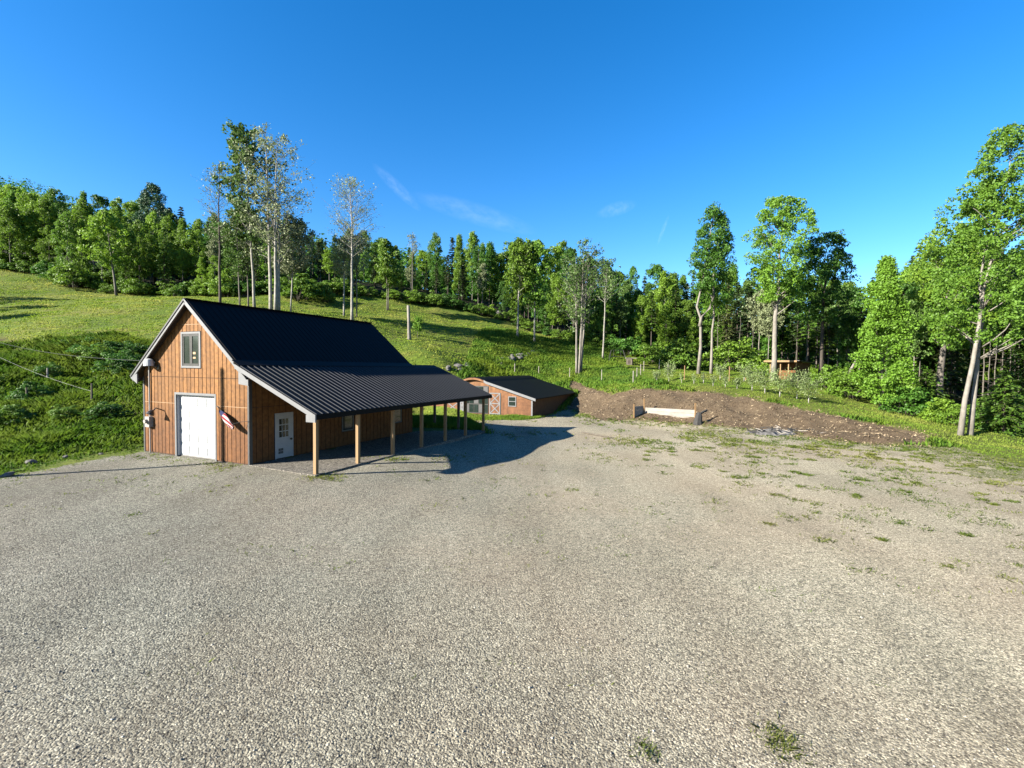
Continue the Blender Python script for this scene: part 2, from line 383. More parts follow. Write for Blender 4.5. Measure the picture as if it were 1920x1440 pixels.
# ------------------------------------------------------------------ sky and sun
SUN_H, SUN_EL = R(26.5), R(25.1)     # direction the light travels over the ground, and its height
sun_dir = Vector((-math.cos(SUN_H) * math.cos(SUN_EL), -math.sin(SUN_H) * math.cos(SUN_EL), math.sin(SUN_EL)))
sl = bpy.data.lights.new('sun', 'SUN'); sl.energy = 5.0; sl.angle = R(.5); sl.color = (1, .93, .80)
so = bpy.data.objects.new('sun', sl); COL.objects.link(so); so.rotation_euler = sun_dir.to_track_quat('Z', 'Y').to_euler()
so.location = (-40, -40, 60)
w = bpy.data.worlds.new("World"); scene.world = w; w.use_nodes = True
nt = w.node_tree; nt.nodes.clear()
sky = N(nt, 'ShaderNodeTexSky', sky_type='NISHITA'); sky.sun_disc = False; sky.sun_elevation = SUN_EL
sky.sun_rotation = math.atan2(sun_dir.x, sun_dir.y) % (2 * math.pi)
sky.altitude = 300; sky.air_density = 1.0; sky.dust_density = .3; sky.ozone_density = 3.0
hs = N(nt, 'ShaderNodeHueSaturation', {'Color': sky.outputs[0], 'Saturation': 1.36, 'Value': 1.0, 'Hue': .5})
gen = N(nt, 'ShaderNodeTexCoord').outputs['Generated']
def wisp(px, py, ax, ay, ang):
    """0..1 mask of a streak of cirrus round a direction of the sky dome"""
    d = Vector(ray(px, py)).normalized(); e = d.cross(Vector((0, 0, 1))).normalized(); u = e.cross(d)
    e2 = e * math.cos(ang) + u * math.sin(ang); u2 = u * math.cos(ang) - e * math.sin(ang)
    a = N(nt, 'ShaderNodeVectorMath', {0: gen, 1: tuple(e2)}, operation='DOT_PRODUCT').outputs['Value']
    b = N(nt, 'ShaderNodeVectorMath', {0: gen, 1: tuple(u2)}, operation='DOT_PRODUCT').outputs['Value']
    f = N(nt, 'ShaderNodeVectorMath', {0: gen, 1: tuple(d)}, operation='DOT_PRODUCT').outputs['Value']
    comb = N(nt, 'ShaderNodeCombineXYZ', {0: mth(nt, 'DIVIDE', a, ax), 1: mth(nt, 'DIVIDE', b, ay)}).outputs[0]
    nz = noise(nt, N(nt, 'ShaderNodeMapping', {'Vector': comb, 'Scale': (2.2, .8, 1)}).outputs[0], 1.6, 6, .6)
    r = mth(nt, 'SUBTRACT', 1.0, mth(nt, 'ADD', mth(nt, 'POWER', mth(nt, 'DIVIDE', a, ax), 2), mth(nt, 'POWER', mth(nt, 'DIVIDE', b, ay), 2)), True)
    k = N(nt, 'ShaderNodeMapRange', {'Value': nz, 'From Min': .3, 'From Max': .75}).outputs[0]
    return mth(nt, 'MULTIPLY', mth(nt, 'MULTIPLY', r, k), mth(nt, 'GREATER_THAN', f, .5))
wm = wisp(890, 400, .13, .022, R(-14))
for a in ((745, 352, .06, .012, R(-40)), (1155, 392, .04, .014, R(12)), (1243, 432, .03, .004, R(70))):
    wm = mth(nt, 'ADD', wm, wisp(*a))
skyc = mix(nt, mth(nt, 'MULTIPLY', wm, .085, True), mix(nt, 1.0, hs.outputs[0], (1.0, 1.0, 1.08), 'MULTIPLY'), (6.5, 7.4, 8.6))
bg = N(nt, 'ShaderNodeBackground', {'Color': skyc, 'Strength': .055})
wo = nt.nodes.new('ShaderNodeOutputWorld'); nt.links.new(bg.outputs[0], wo.inputs[0])
scene.view_settings.view_transform = 'Standard'; scene.view_settings.look = 'None'
scene.view_settings.exposure = 2.21; scene.view_settings.gamma = 1


# ------------------------------------------------------------------ building materials
def M_siding(name, hi, lo, zsplit=2.44, sc=5):
    m, nt, out = nmat(name)
    tc = N(nt, 'ShaderNodeTexCoord').outputs['Object']
    z = N(nt, 'ShaderNodeSeparateXYZ', {0: tc}).outputs[2]
    n1 = noise(nt, tc, sc, 6, .7); n2 = noise(nt, N(nt, 'ShaderNodeMapping', {'Vector': tc, 'Scale': (1, 1, .35)}).outputs[0], 1.3, 4, .6)
    n3 = noise(nt, tc, 42, 2, .8)
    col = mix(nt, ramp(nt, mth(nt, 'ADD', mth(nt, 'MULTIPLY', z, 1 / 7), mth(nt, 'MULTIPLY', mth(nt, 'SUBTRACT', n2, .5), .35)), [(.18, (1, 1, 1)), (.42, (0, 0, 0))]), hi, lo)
    col = mix(nt, 1.0, col, ramp(nt, n1, [(.3, (.58, .55, .50)), (.7, (1.32, 1.30, 1.20))]), 'MULTIPLY')
    col = mix(nt, ramp(nt, n3, [(.6, (0, 0, 0)), (.74, (.45, .45, .45))]), col, (.34, .165, .05))
    px_ = N(nt, 'ShaderNodeSeparateXYZ', {0: tc}).outputs[0]
    bn = N(nt, 'ShaderNodeTexWhiteNoise', {'W': mth(nt, 'FLOOR', mth(nt, 'DIVIDE', px_, .27))}, noise_dimensions='1D').outputs[0]
    col = mix(nt, 1.0, col, ramp(nt, bn, [(0, (.8, .79, .77)), (1, (1.16, 1.17, 1.18))]), 'MULTIPLY')
    principled(nt, out, col, .75, 0, .25, n1, .2, .01)
    return m
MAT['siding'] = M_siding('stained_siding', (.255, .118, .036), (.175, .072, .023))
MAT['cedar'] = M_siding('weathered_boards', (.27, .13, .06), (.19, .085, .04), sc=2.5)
MAT['groove'] = M_mottle('dark_stain', (.045, .018, .008), (.07, .028, .012), 5, .85)
MAT['roof'] = M_mottle('black_metal_roof', (.005, .0055, .0065), (.008, .0085, .010), 3, .55, .0, .07, bstr=.03)
MAT['rib'] = M_mottle('roof_rib_metal', (.032, .034, .038), (.045, .047, .052), 3, .5, .0, .1, bstr=.02)  # lean-to ribs paler than the sheet: sun glint put into the colour
MAT['trim'] = M_mottle('grey_trim', (.135, .14, .15), (.18, .185, .195), 4, .55, bstr=.05)
MAT['darktrim'] = M_mottle('dark_grey_trim', (.045, .045, .048), (.07, .07, .074), 4, .5, bstr=.05)
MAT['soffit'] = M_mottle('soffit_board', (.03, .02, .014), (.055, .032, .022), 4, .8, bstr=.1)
MAT['white'] = M_mottle('white_paint', (.52, .54, .55), (.60, .61, .61), 5, .45, bstr=.04)
MAT['whitedoor'] = M_mottle('door_paint', (.42, .44, .48), (.50, .51, .54), 5, .45, bstr=.04)
MAT['glass'] = M_mottle('window_glass', (.012, .02, .018), (.035, .05, .045), 1.2, .06, 0, .6, bstr=.0)
MAT['black'] = M_mottle('black_metal', (.012, .011, .01), (.03, .028, .026), 8, .45, bstr=.1)
MAT['lumber'] = M_mottle('new_lumber', (.22, .125, .05), (.36, .22, .095), 3, .75, stretch=(1, 1, .12), bstr=.25)
MAT['greywood'] = M_mottle('grey_weathered_wood', (.26, .23, .2), (.42, .385, .335), 2.4, .85, stretch=(.15, 1, 1), bstr=.4)
MAT['oldpost'] = M_mottle('old_post_wood', (.08, .065, .05), (.17, .145, .11), 4, .9, stretch=(1, 1, .3), bstr=.4)
MAT['pvc'] = M_mottle('grey_pvc', (.30, .28, .26), (.4, .38, .355), 5, .5, bstr=.02)
MAT['concrete'] = M_mottle('concrete', (.2, .19, .18), (.3, .29, .27), 4, .9, bstr=.4)
MAT['seam'] = M_mottle('pale_seam', (.42, .25, .125), (.5, .33, .18), 6, .7, bstr=.1)
MAT['charcoal'] = M_mottle('charcoal', (.012, .012, .012), (.05, .048, .045), 6, .9, bstr=.5)
MAT['ash'] = M_mottle('ash', (.14, .135, .135), (.4, .39, .385), 5, .95, bstr=.5)
MAT['rock'] = M_mottle('field_stone', (.07, .067, .062), (.20, .19, .175), 2.2, .9, bstr=.8, bdist=.05)
MAT['wire'] = M_mottle('cable', (.02, .02, .02), (.05, .05, .05), 5, .6, bstr=.0)
MAT['wirepale'] = M_mottle('pale_cable', (.35, .35, .34), (.5, .5, .48), 5, .6, bstr=.0)

# ------------------------------------------------------------------ the big barn
W, ZR, SL, OV, LM = 7.287, 7.168, .854, .334, 11.9        # width, ridge, slope, gable overhang, main roof end
E_L = 4.102                                                # half width to the eave tips
JW, JZ, KW, KZ, LA, LL = -.272, 4.329, 4.227, 2.409, -.462, 14.595
def roofz(x): return ZR - SL * abs(x + W / 2)
barn = thing('barn', 'large wooden barn with black metal roof, white garage door and posted lean-to', 'barn', (P0[0], P0[1], 0), -TH)

def boards(mb, y, dep, x0, x1, step, zfun, holes, tiers, along='x', gap=.036, z0=.05):
    """proud vertical boards on a wall plane; holes are (a0, a1, z0, z1); tiers are the seam heights"""
    n = int(round((x1 - x0) / step)); st = (x1 - x0) / n
    for i in range(n):
        a, b = x0 + i * st + gap / 2, x0 + (i + 1) * st - gap / 2
        cuts = [(a, b)]
        for h in holes:       # split a board that a hole edge runs through
            for e in (h[0], h[1]):
                cuts = [c for q in cuts for c in ([(q[0], e), (e, q[1])] if q[0] + .01 < e < q[1] - .01 else [q])]
        for ca, cb in cuts:
            mid = (ca + cb) / 2
            ivs = [(z0, 99)]
            for h in holes:
                if h[0] - 1e-4 <= mid <= h[1] + 1e-4:
                    ivs = [v for q in ivs for v in ([(q[0], h[2]), (h[3], q[1])] if q[0] < h[2] else [(max(q[0], h[3]), q[1])])]
            for lo, hi in ivs:
                ed = [lo] + [t for t in tiers if lo < t < hi] + [hi]
                for k in range(len(ed) - 1):
                    l2 = ed[k] + (.012 if k else 0); h2 = ed[k + 1] - (.012 if k < len(ed) - 2 else 0)
                    za, zb = min(h2, zfun(ca)), min(h2, zfun(cb))
                    if max(za, zb) <= l2 + .02: continue
                    P = [(ca, l2), (cb, l2)]
                    if zb > l2: P.append((cb, zb))
                    pk = -W / 2
                    if za > l2: P.append((ca, za))
                    if along == 'x': mb.prism([(p[0], y, p[1]) for p in P], (0, dep, 0))
                    else: mb.prism([(y, p[0], p[1]) for p in P], (dep, 0, 0))
    return mb
G0, G1, GT = -4.84, -2.16, 2.86        # garage opening
w0 = MB()
def backing(mb):
    """wall core behind the boards, with the garage opening left out"""
    y0, y1 = .0, .16
    mb.prism([(-W, y0, .0), (G0, y0, .0), (G0, y0, roofz(G0) - .12), (-W, y0, roofz(-W) - .12)], (0, y1 - y0, 0))
    mb.prism([(G0, y0, GT), (G1, y0, GT), (G1, y0, roofz(G1) - .12), (-W / 2, y0, ZR - .12), (G0, y0, roofz(G0) - .12)], (0, y1 - y0, 0))
    mb.prism([(G1, y0, .0), (0, y0, .0), (0, y0, roofz(0) - .12), (G1, y0, roofz(G1) - .12)], (0, y1 - y0, 0))
backing(w0)
fw_core = w0.build('wall_core', MAT['groove'], barn); w0 = MB()
boards(w0, 0, -.028, -W, 0, .268, lambda x: roofz(x) - .13, [(G0 - .1, G1 + .1, 0, GT + .1), (-4.45, -3.02, 4.06, 5.74)], [2.44, 3.66, 6.05])
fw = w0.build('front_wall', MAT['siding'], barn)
for a, b, z in ((-W, G0 - .12, 2.44), (G1 + .12, 0, 2.44), (-4.35, -2.9, 6.05)):
    sm = MB(); sm.box(a, b, -.034, -.026, z - .008, z + .009); sm.build('wall_seam', MAT['seam'], barn)
w1 = MB()
LB = 11.45
w1.box(-.16, 0, .16, LB, 0, 4.0); w1.build('wall_core', MAT['groove'], barn); w1 = MB()
boards(w1, 0, .024, .0, LB, .3, lambda x: 3.99, [(1.22, 2.22, 0, 2.1), (5.3, 6.28, .75, 1.9), (9.45, 10.5, .75, 1.9)], [2.44], 'y')
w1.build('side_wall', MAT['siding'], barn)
w2 = MB(); w2.box(-W, -W + .16, .16, LB, 0, roofz(-W) - .1); w2.build('far_side_wall', MAT['siding'], barn)
w3 = MB(); w3.prism([(-W, LB, 0), (0, LB, 0), (0, LB, roofz(0) - .13), (-W / 2, LB, ZR - .13), (-W, LB, roofz(-W) - .13)], (0, .16, 0)); w3.build('rear_wall', MAT['siding'], barn)
fl = MB(); fl.box(-W + .05, -.05, .17, LB, -.4, .04); fl.build('floor_slab', MAT['concrete'], barn)
# corner boards
for x0, x1 in ((-W - .05, -W + .05), (-.05, .04)):
    c = MB(); c.box(x0, x1, -.05, -.028 if x0 < -1 else -.03, .0, roofz(x1 if x0 > -1 else x0) - .35); c.build('corner_board', MAT['darktrim'], barn)
c = MB(); c.box(.0245, .05, -.05, .1, 0, 3.6); c.build('corner_board', MAT['darktrim'], barn)
# roof
def slab(mb, p0, p1, y0, y1, th):
    """sloping roof sheet from (x, z) p0 down to p1"""
    mb.prism([(p0[0], y0, p0[1]), (p1[0], y0, p1[1]), (p1[0], y0, p1[1] - th), (p0[0], y0, p0[1] - th)], (0, y1 - y0, 0))
def ribs(mb, p0, p1, y0, y1, step, h=.022, wd=.03):
    n = int((y1 - y0) / step); d = np.array([p1[0] - p0[0], p1[1] - p0[1]]); d /= np.linalg.norm(d); nn = np.array([-d[1], d[0]]); nn *= np.sign(nn[1])
    for i in range(n + 1):
        y = y0 + .05 + i * (y1 - y0 - .1) / n
        a = (p0[0] + nn[0] * .001, p0[1] + nn[1] * .001); b = (p1[0] + nn[0] * .001, p1[1] + nn[1] * .001)
        mb.face([(a[0], y - wd, a[1]), (b[0], y - wd, b[1]), (b[0] + nn[0] * h, y - wd * .45, b[1] + nn[1] * h), (a[0] + nn[0] * h, y - wd * .45, a[1] + nn[1] * h)])
        mb.face([(a[0] + nn[0] * h, y - wd * .45, a[1] + nn[1] * h), (b[0] + nn[0] * h, y - wd * .45, b[1] + nn[1] * h), (b[0] + nn[0] * h, y + wd * .45, b[1] + nn[1] * h), (a[0] + nn[0] * h, y + wd * .45, a[1] + nn[1] * h)])
        mb.face([(a[0] + nn[0] * h, y + wd * .45, a[1] + nn[1] * h), (b[0] + nn[0] * h, y + wd * .45, b[1] + nn[1] * h), (b[0], y + wd, b[1]), (a[0], y + wd, a[1])])
CX = -W / 2; ELX, ELZ = CX - E_L, roofz(CX - E_L)
mr = MB()
slab(mr, (CX, ZR), (ELX, ELZ), -OV - .03, LM, .04); slab(mr, (CX, ZR), (JW, JZ), -OV - .03, LM, .04)
slab(mr, (JW + .01, JZ - .01), (.42, roofz(.42)), -OV - .03, -.47 + .02, .04)
main_roof = mr.build('main_roof', MAT['roof'], barn)
rb = MB(); ribs(rb, (CX, ZR), (ELX, ELZ), -OV, LM, .3048); ribs(rb, (CX, ZR), (JW, JZ), -OV, LM, .3048)
rb.box(CX - .12, CX + .12, -OV - .03, LM, ZR - .01, ZR + .02); rb.build('rib', MAT['roof'], main_roof)
lr = MB(); slab(lr, (JW - .05, JZ + .03), (KW, KZ), LA - .02, LL, .04); lean = lr.build('lean_to_roof', MAT['roof'], barn)
rb = MB(); ribs(rb, (JW + .32, JZ - .32 * .427 + .012), (KW, KZ), LA, LL, .3048, .026, .034); rb.build('rib', MAT['rib'], lean)
fla = MB(); fla.prism([(JW - .12, LA - .02, JZ + .135), (JW + .3, LA - .02, JZ - .085), (JW + .3, LA - .02, JZ - .105), (JW - .12, LA - .02, JZ + .1)], (0, LM - LA, 0)); fla.build('flashing', MAT['roof'], lean)
# soffit deck under the front overhang and both eaves
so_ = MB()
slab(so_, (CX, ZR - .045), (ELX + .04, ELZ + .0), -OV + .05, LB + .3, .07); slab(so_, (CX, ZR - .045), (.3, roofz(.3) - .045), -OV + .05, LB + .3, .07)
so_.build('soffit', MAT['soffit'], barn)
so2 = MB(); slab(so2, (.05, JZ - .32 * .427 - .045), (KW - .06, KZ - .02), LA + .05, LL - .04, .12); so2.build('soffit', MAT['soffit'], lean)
# pale rake boards: two steps on each side, with boxed returns
def rake(name, p0, p1, y0, th, h, mat, par, drop=0.0):
    d = np.array(p1, float) - np.array(p0, float); nn = np.array([-d[1], d[0]]) / np.linalg.norm(d); nn *= np.sign(nn[1])
    a0 = np.array(p0) - nn * drop; b0 = np.array(p1) - nn * drop; a1 = a0 - nn * h; b1 = b0 - nn * h
    m = MB(); m.prism([(a0[0], y0, a0[1]), (b0[0], y0, b0[1]), (b1[0], y0, b1[1]), (a1[0], y0, a1[1])], (0, th, 0)); return m.build(name, mat, par)
zc = .045
rake('rake_board', (CX, ZR - zc), (ELX, ELZ - zc), -OV - .025, .07, .15, MAT['trim'], barn)
rake('rake_board', (CX, ZR - zc), (.36, roofz(.36) - zc), -OV - .025, .07, .15, MAT['trim'], barn)
rake('rake_trim', (CX, ZR + .012), (ELX, ELZ + .012), -OV - .06, .03, .07, MAT['darktrim'], barn)
rake('rake_trim', (CX, ZR + .012), (.40, roofz(.40) + .012), -OV - .06, .03, .07, MAT['trim'], barn)
rake('rake_board', (JW + .1, JZ - .06), (KW + .01, KZ - .012), LA - .035, .06, .17, MAT['trim'], lean)
rt = MB()
rt.prism([(ELX, -OV - .03, ELZ - .1), (ELX + .52, -OV - .03, ELZ - .36), (ELX + .52, -OV - .03, ELZ + .12)], (0, .06, 0)); rt.build('eave_return', MAT['trim'], barn)
rt = MB(); rt.prism([(.42, -OV - .034, roofz(.42) - .06), (.42, -OV - .034, roofz(.42) - .30), (-.16, -OV - .034, roofz(.42) - .24), (-.16, -OV - .034, roofz(-.16) - .2)], (0, .06, 0)); rt.build('eave_return', MAT['trim'], barn)
rt = MB(); rt.prism([(KW + .01, LA - .04, KZ - .02), (KW + .01, LA - .04, KZ - .30), (KW - .46, LA - .04, KZ - .30), (KW - .46, LA - .04, KZ - .02)], (0, .06, 0)); rt.build('eave_return', MAT['trim'], lean)
ef = MB(); ef.box(KW - .02, KW + .012, LA + .02, LL, KZ - .2, KZ - .045); ef.build('eave_fascia', MAT['roof'], lean)
ef = MB(); ef.prism([(ELX, -OV + .05, ELZ - .05), (ELX + .03, -OV + .05, ELZ - .02), (ELX + .03, -OV + .05, ELZ - .26), (ELX, -OV + .05, ELZ - .26)], (0, LM + OV, 0)); ef.build('eave_fascia', MAT['darktrim'], barn)
# lean-to beam and posts
PW = 3.80
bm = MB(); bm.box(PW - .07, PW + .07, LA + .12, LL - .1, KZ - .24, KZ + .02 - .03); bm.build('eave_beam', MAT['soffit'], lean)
for l in (-.05, 2.3, 4.7, 7.1, 9.45, 11.8, 14.2):
    p = MB(); p.box(PW - .07, PW + .07, l - .07, l + .07, -.35, KZ - .245); p.build('post', MAT['lumber'], barn)
for x, l in ((.0, 14.2), (1.9, 14.2)):
    p = MB(); p.box(x - .07, x + .07, l - .07, l + .07, -.35, 3.6 if x < 1 else 3.1); p.build('post', MAT['oldpost'], barn)
# garage door: recessed, with dark jamb, grey trim and five rows of raised panels
gt = MB(); gt.box(G0 - .1, G0, -.045, .0, .0, GT + .1); gt.box(G1, G1 + .1, -.045, .0, .0, GT + .1); gt.box(G0, G1, -.047, .0, GT, GT + .1); gt.build('garage_trim', MAT['trim'], barn)
gj = MB(); gj.box(G0, G0 + .03, .0, .3, .02, GT); gj.box(G1 - .03, G1, .0, .3, .02, GT); gj.box(G0 + .03, G1 - .03, .0, .3, GT - .03, GT); gj.build('garage_jamb', MAT['whitedoor'], barn)
gd = MB(); gd.box(G0 + .03, G1 - .03, .16, .20, .03, GT - .03)
for r in range(5):
    z0 = .05 + r * .556
    gd.box(G0 + .04, G1 - .04, .135, .16, z0, z0 + .53)
    for k in range(4):
        x0 = G0 + .1 + k * (G1 - G0 - .2) / 4 + .05
        x1 = x0 + (G1 - G0 - .2) / 4 - .1
        gd.box(x0, x1, .112, .135, z0 + .08, z0 + .44)
garage = gd.build('garage_door', MAT['white'], barn)
gs = MB(); gs.box(G0 + .02, G1 - .02, .10, .22, .0, .028); gs.build('threshold', MAT['concrete'], barn)
# gable window
WX0, WX1, WZ0, WZ1 = -4.42, -3.05, 4.09, 5.72
fr = MB()
for b in ((WX0, WX0 + .09, WZ0, WZ1), (WX1 - .09, WX1, WZ0, WZ1), (WX0 + .09, WX1 - .09, WZ1 - .09, WZ1), (WX0 + .09, WX1 - .09, WZ0, WZ0 + .09)): fr.box(b[0], b[1], -.055, .0, b[2], b[3])
win = fr.build('window', MAT['trim'], barn)
sa = MB(); mx = (WX0 + WX1) / 2
for a, b in ((WX0 + .09, mx), (mx, WX1 - .09)):
    for q in ((a, a + .09, WZ0 + .09, WZ1 - .09), (b - .09, b, WZ0 + .09, WZ1 - .09), (a + .09, b - .09, WZ1 - .2, WZ1 - .09), (a + .09, b - .09, WZ0 + .09, WZ0 + .2)): sa.box(q[0] + .002, q[1] - .002, -.035, -.002, q[2], q[3])
sa.build('sash', MAT['black'], win)
for a, b in ((WX0 + .2, mx - .09), (mx + .09, WX1 - .2)):
    g = MB(); g.box(a, b, -.015, -.003, WZ0 + .2, WZ1 - .2); g.build('pane', MAT['glass'], win)
for z0, z1 in ((.42, .50), (.62, .72)):
    stc = MB(); stc.box(mx + .12, mx + .3, -.019, -.0155, WZ0 + z0, WZ0 + z1); stc.build('sticker', MAT['seam'], win)
# side door with nine panes and a pet flap
dr = MB(); dr.box(.0, .045, 1.30, 2.14, .06, 2.03); sdoor = dr.build('side_door', MAT['whitedoor'], barn)
df = MB(); df.box(.026, .055, 1.23, 1.30, .04, 2.1); df.box(.026, .055, 2.14, 2.21, .04, 2.1); df.box(.026, .055, 1.30, 2.14, 2.03, 2.1); df.build('door_frame', MAT['whitedoor'], sdoor)
for i in range(3):
    for k in range(3):
        g = MB(); y0 = 1.44 + i * .175; z0 = 1.0 + k * .29; g.box(.045, .051, y0, y0 + .14, z0, z0 + .25); g.build('pane', MAT['glass'], sdoor)
pf = MB()
for i in range(2):
    for k in range(2): pf.box(.045, .056, 1.40 + i * .13, 1.51 + i * .13, .26 + k * .13, .37 + k * .13)
pf.build('pet_flap', MAT['darktrim'], sdoor)
kb = MB(); kb.tube([(.045, 2.06, .87), (.11, 2.06, .87)], [.035, .055], 10); kb.build('door_handle', MAT['black'], sdoor)
for y0, y1 in ((5.35, 6.2), (9.52, 10.42)):
    f2 = MB()
    for q in ((y0, y0 + .05, .8, 1.85), (y1 - .05, y1, .8, 1.85), (y0 + .05, y1 - .05, .8, .85), (y0 + .05, y1 - .05, 1.8, 1.85)): f2.box(.0, .05, q[0], q[1], q[2], q[3])
    w_ = f2.build('window', MAT['trim'], barn)
    g = MB(); g.box(.0, .02, y0 + .05, y1 - .05, .85, 1.8); g.build('pane', MAT['glass'], w_)
# electrical mast, meter and the white shaded light over it
cd = MB(); cd.tube([(-6.76, -.09, .0), (-6.76, -.09, 1.26)], .03, 8); cd.tube([(-6.76, -.09, 1.72), (-6.76, -.09, 4.25)], .035, 8); cd.build('conduit', MAT['pvc'], barn)
mt = MB(); mt.box(-6.92, -6.6, -.22, -.03, 1.24, 1.74); mt.tube([(-6.76, -.22, 1.52), (-6.76, -.34, 1.52)], [.1, .09], 14); mt.build('electric_meter', MAT['pvc'], barn)
yl = MB(); yl.tube([(-6.42, -.28, 4.16), (-6.42, -.28, 4.46), (-6.42, -.28, 4.5)], [.22, .17, .06], 14); yl.box(-6.46, -6.38, -.2, -.03, 4.3, 4.36); yl.build('yard_light', MAT['white'], barn)
ml = MB(); ml.tube([(-5.9, -.03, 2.08), (-5.9, -.3, 2.2), (-5.92, -.42, 2.08)], [.025, .025, .03], 8); ml.tube([(-5.92, -.42, 2.1), (-5.94, -.5, 1.98), (-5.95, -.54, 1.9)], [.05, .15, .18], 12)
ml.build('barn_lamp', MAT['black'], barn)
bk = MB(); bk.box(-6.2, -6.05, -.06, -.03, 4.0, 4.2); bk.tube([(-6.15, -.05, 4.1), (-6.28, -.2, 4.18), (-6.4, -.26, 4.2)], [.03, .03, .03], 7); bk.build('mast_bracket', MAT['black'], barn)
# gravel pad under the lean-to
pad = MB(); pad.prism([(.03, -.05, -.6), (3.95, -.22, -.6), (3.95, 14.5, -.6), (.03, 14.5, -.6)], (0, 0, .625)); 
def pad_mat():
    m, nt, out = nmat('packed_gravel'); pos = N(nt, 'ShaderNodeNewGeometry').outputs['Position']
    v = N(nt, 'ShaderNodeTexVoronoi', {'Vector': pos, 'Scale': 22.0}); s = N(nt, 'ShaderNodeSeparateColor', {0: v.outputs['Color']})
    c = ramp(nt, s.outputs[0], [(0, (.06, .055, .05)), (.5, (.18, .165, .14)), (1, (.36, .33, .28))])
    principled(nt, out, c, .95, 0, .15, v.outputs['Distance'], .8, .04); return m
MAT['pad'] = pad_mat()
po = pad.build('gravel_pad', MAT['pad']); po.location = (P0[0], P0[1], 0); po.rotation_euler = (0, 0, -TH); tagp(po, kind='structure')
# flag hung on a short staff, wrapped by the wind
flag = thing('flag', 'furled striped flag on a slanted staff beside the white garage door', 'flag', (P0[0], P0[1], 0), -TH)
fs = MB(); fs.tube([(-1.98, -.05, 2.44), (-.45, -.42, 1.72)], .016, 8); fs.build('staff', MAT['black'], flag)
def flag_mat():
    m, nt, out = nmat('flag_cloth')
    a = attr(nt, 'stripe'); c = attr(nt, 'canton')
    st = mth(nt, 'GREATER_THAN', mth(nt, 'FRACT', a), .5)
    col = mix(nt, st, (.22, .02, .03), (.42, .4, .39)); col = mix(nt, c, col, (.02, .025, .08))
    principled(nt, out, col, .8, 0, .1); return m
nu, nv = 26, 40
V = []; ST = []; CA = []
a0 = np.array([-1.72, -.12, 2.30]); a1 = np.array([-.42, -.42, 1.66])
for i in range(nu):
    t = i / (nu - 1)
    c = a0 * (1 - t) + a1 * t; r = .03 + .125 * math.sin(math.pi * min(.93, t * .8 + .08)) ** 1.2
    for k in range(nv):
        u = k / (nv - 1); an = u * 2 * math.pi * 1.35 + t * 1.6
        rr = r * (.75 + .3 * u + .16 * math.sin(an * 3 + 5 * t))
        V.append((c[0] + rr * math.cos(an) * .45, c[1] + rr * math.sin(an) * .6, c[2] + rr * math.cos(an) * .9 - .05))
        ST.append(u * 6.5 + .2); CA.append(1.0 if (t < .32 and u > .45) else 0.0)
Fq = [(i * nv + k, i * nv + k + 1, (i + 1) * nv + k + 1, (i + 1) * nv + k) for i in range(nu - 1) for k in range(nv - 1)]
me = np_mesh('cloth', V, Fq, True)
for an_, arr in (('stripe', ST), ('canton', CA)):
    a_ = me.attributes.new(an_, 'FLOAT', 'POINT'); a_.data.foreach_set('value', np.array(arr, np.float32))
link('cloth', me, flag_mat(), flag)
ty = MB(); ty.tube([(-.47, -.41, 1.78), (-.2, -.2, 1.86), (.02, -.06, 1.88)], .01, 6); ty.build('tie', MAT['black'], flag)

# ------------------------------------------------------------------ the low shed with the arched front
SX, SY, SZ = 2.0, 46.3, -.57
shed = thing('shed', 'long low board shed with arched front, cross braced doors and black roof', 'shed', (SX, SY, SZ), -TH)
def s_top(x):      # front profile, x runs 0 .. -12.8
    if x > -4.9: return 1.86 + (-x) * .29
    if x < -7.9: return 1.86 + (12.8 + x) * .29
    return 3.28 + .42 * math.cos((x + 6.4) / 1.5 * math.pi / 2) ** .8
prof = [0, -1, -2, -3, -4, -4.9] + [-4.9 - .25 * i for i in range(1, 13)] + [-8.8, -9.8, -10.8, -11.8, -12.8]
sw = MB()
for a, b in zip(prof[:-1], prof[1:]):
    sw.prism([(b, 0, -.3), (a, 0, -.3), (a, 0, s_top(a) - .06), (b, 0, s_top(b) - .06)], (0, .14, 0))
for r in range(10):      # horizontal lap boards
    z0 = .05 + r * .27
    for a, b in ((-.02, -2.78), (-10.0, -12.75)):
        aa = min(-.02, a); n = 12
        for i in range(n):
            x0 = a + (b - a) * i / n; x1 = a + (b - a) * (i + 1) / n
            if min(s_top(x0), s_top(x1)) > z0 + .27: sw.prism([(x1, -.014, z0), (x0, -.014, z0), (x0, -.006, z0 + .255), (x1, -.006, z0 + .255)], (0, .03, 0))
sw.build('front_wall', MAT['cedar'], shed)
s2 = MB(); s2.box(-.14, 0, .14, 14, -.3, 1.82); s2.box(-12.8, -12.66, .14, 3, -.3, 1.82); s2.box(-8.3, -8.16, 3, 14, -.3, 3.0); s2.box(-8.16, -.14, 13.86, 14, -.3, 1.9); s2.build('side_wall', MAT['cedar'], shed)
sr = MB(); 
pts = [.45] + prof[1:-1] + [-13.25]
for a, b in zip(pts[:-1], pts[1:]):
    za = s_top(max(-12.8, min(0, a))) - (.13 if a > 0 or a < -12.8 else 0); zb = s_top(max(-12.8, min(0, b))) - (.13 if b > 0 or b < -12.8 else 0)
    sr.prism([(b, -.32, zb), (a, -.32, za), (a, -.32, za + .09), (b, -.32, zb + .09)], (0, 14.6 if a > -8.1 else 3.6, 0))
sroof = sr.build('roof', MAT['roof'], shed)
rk = [MB(), MB()]
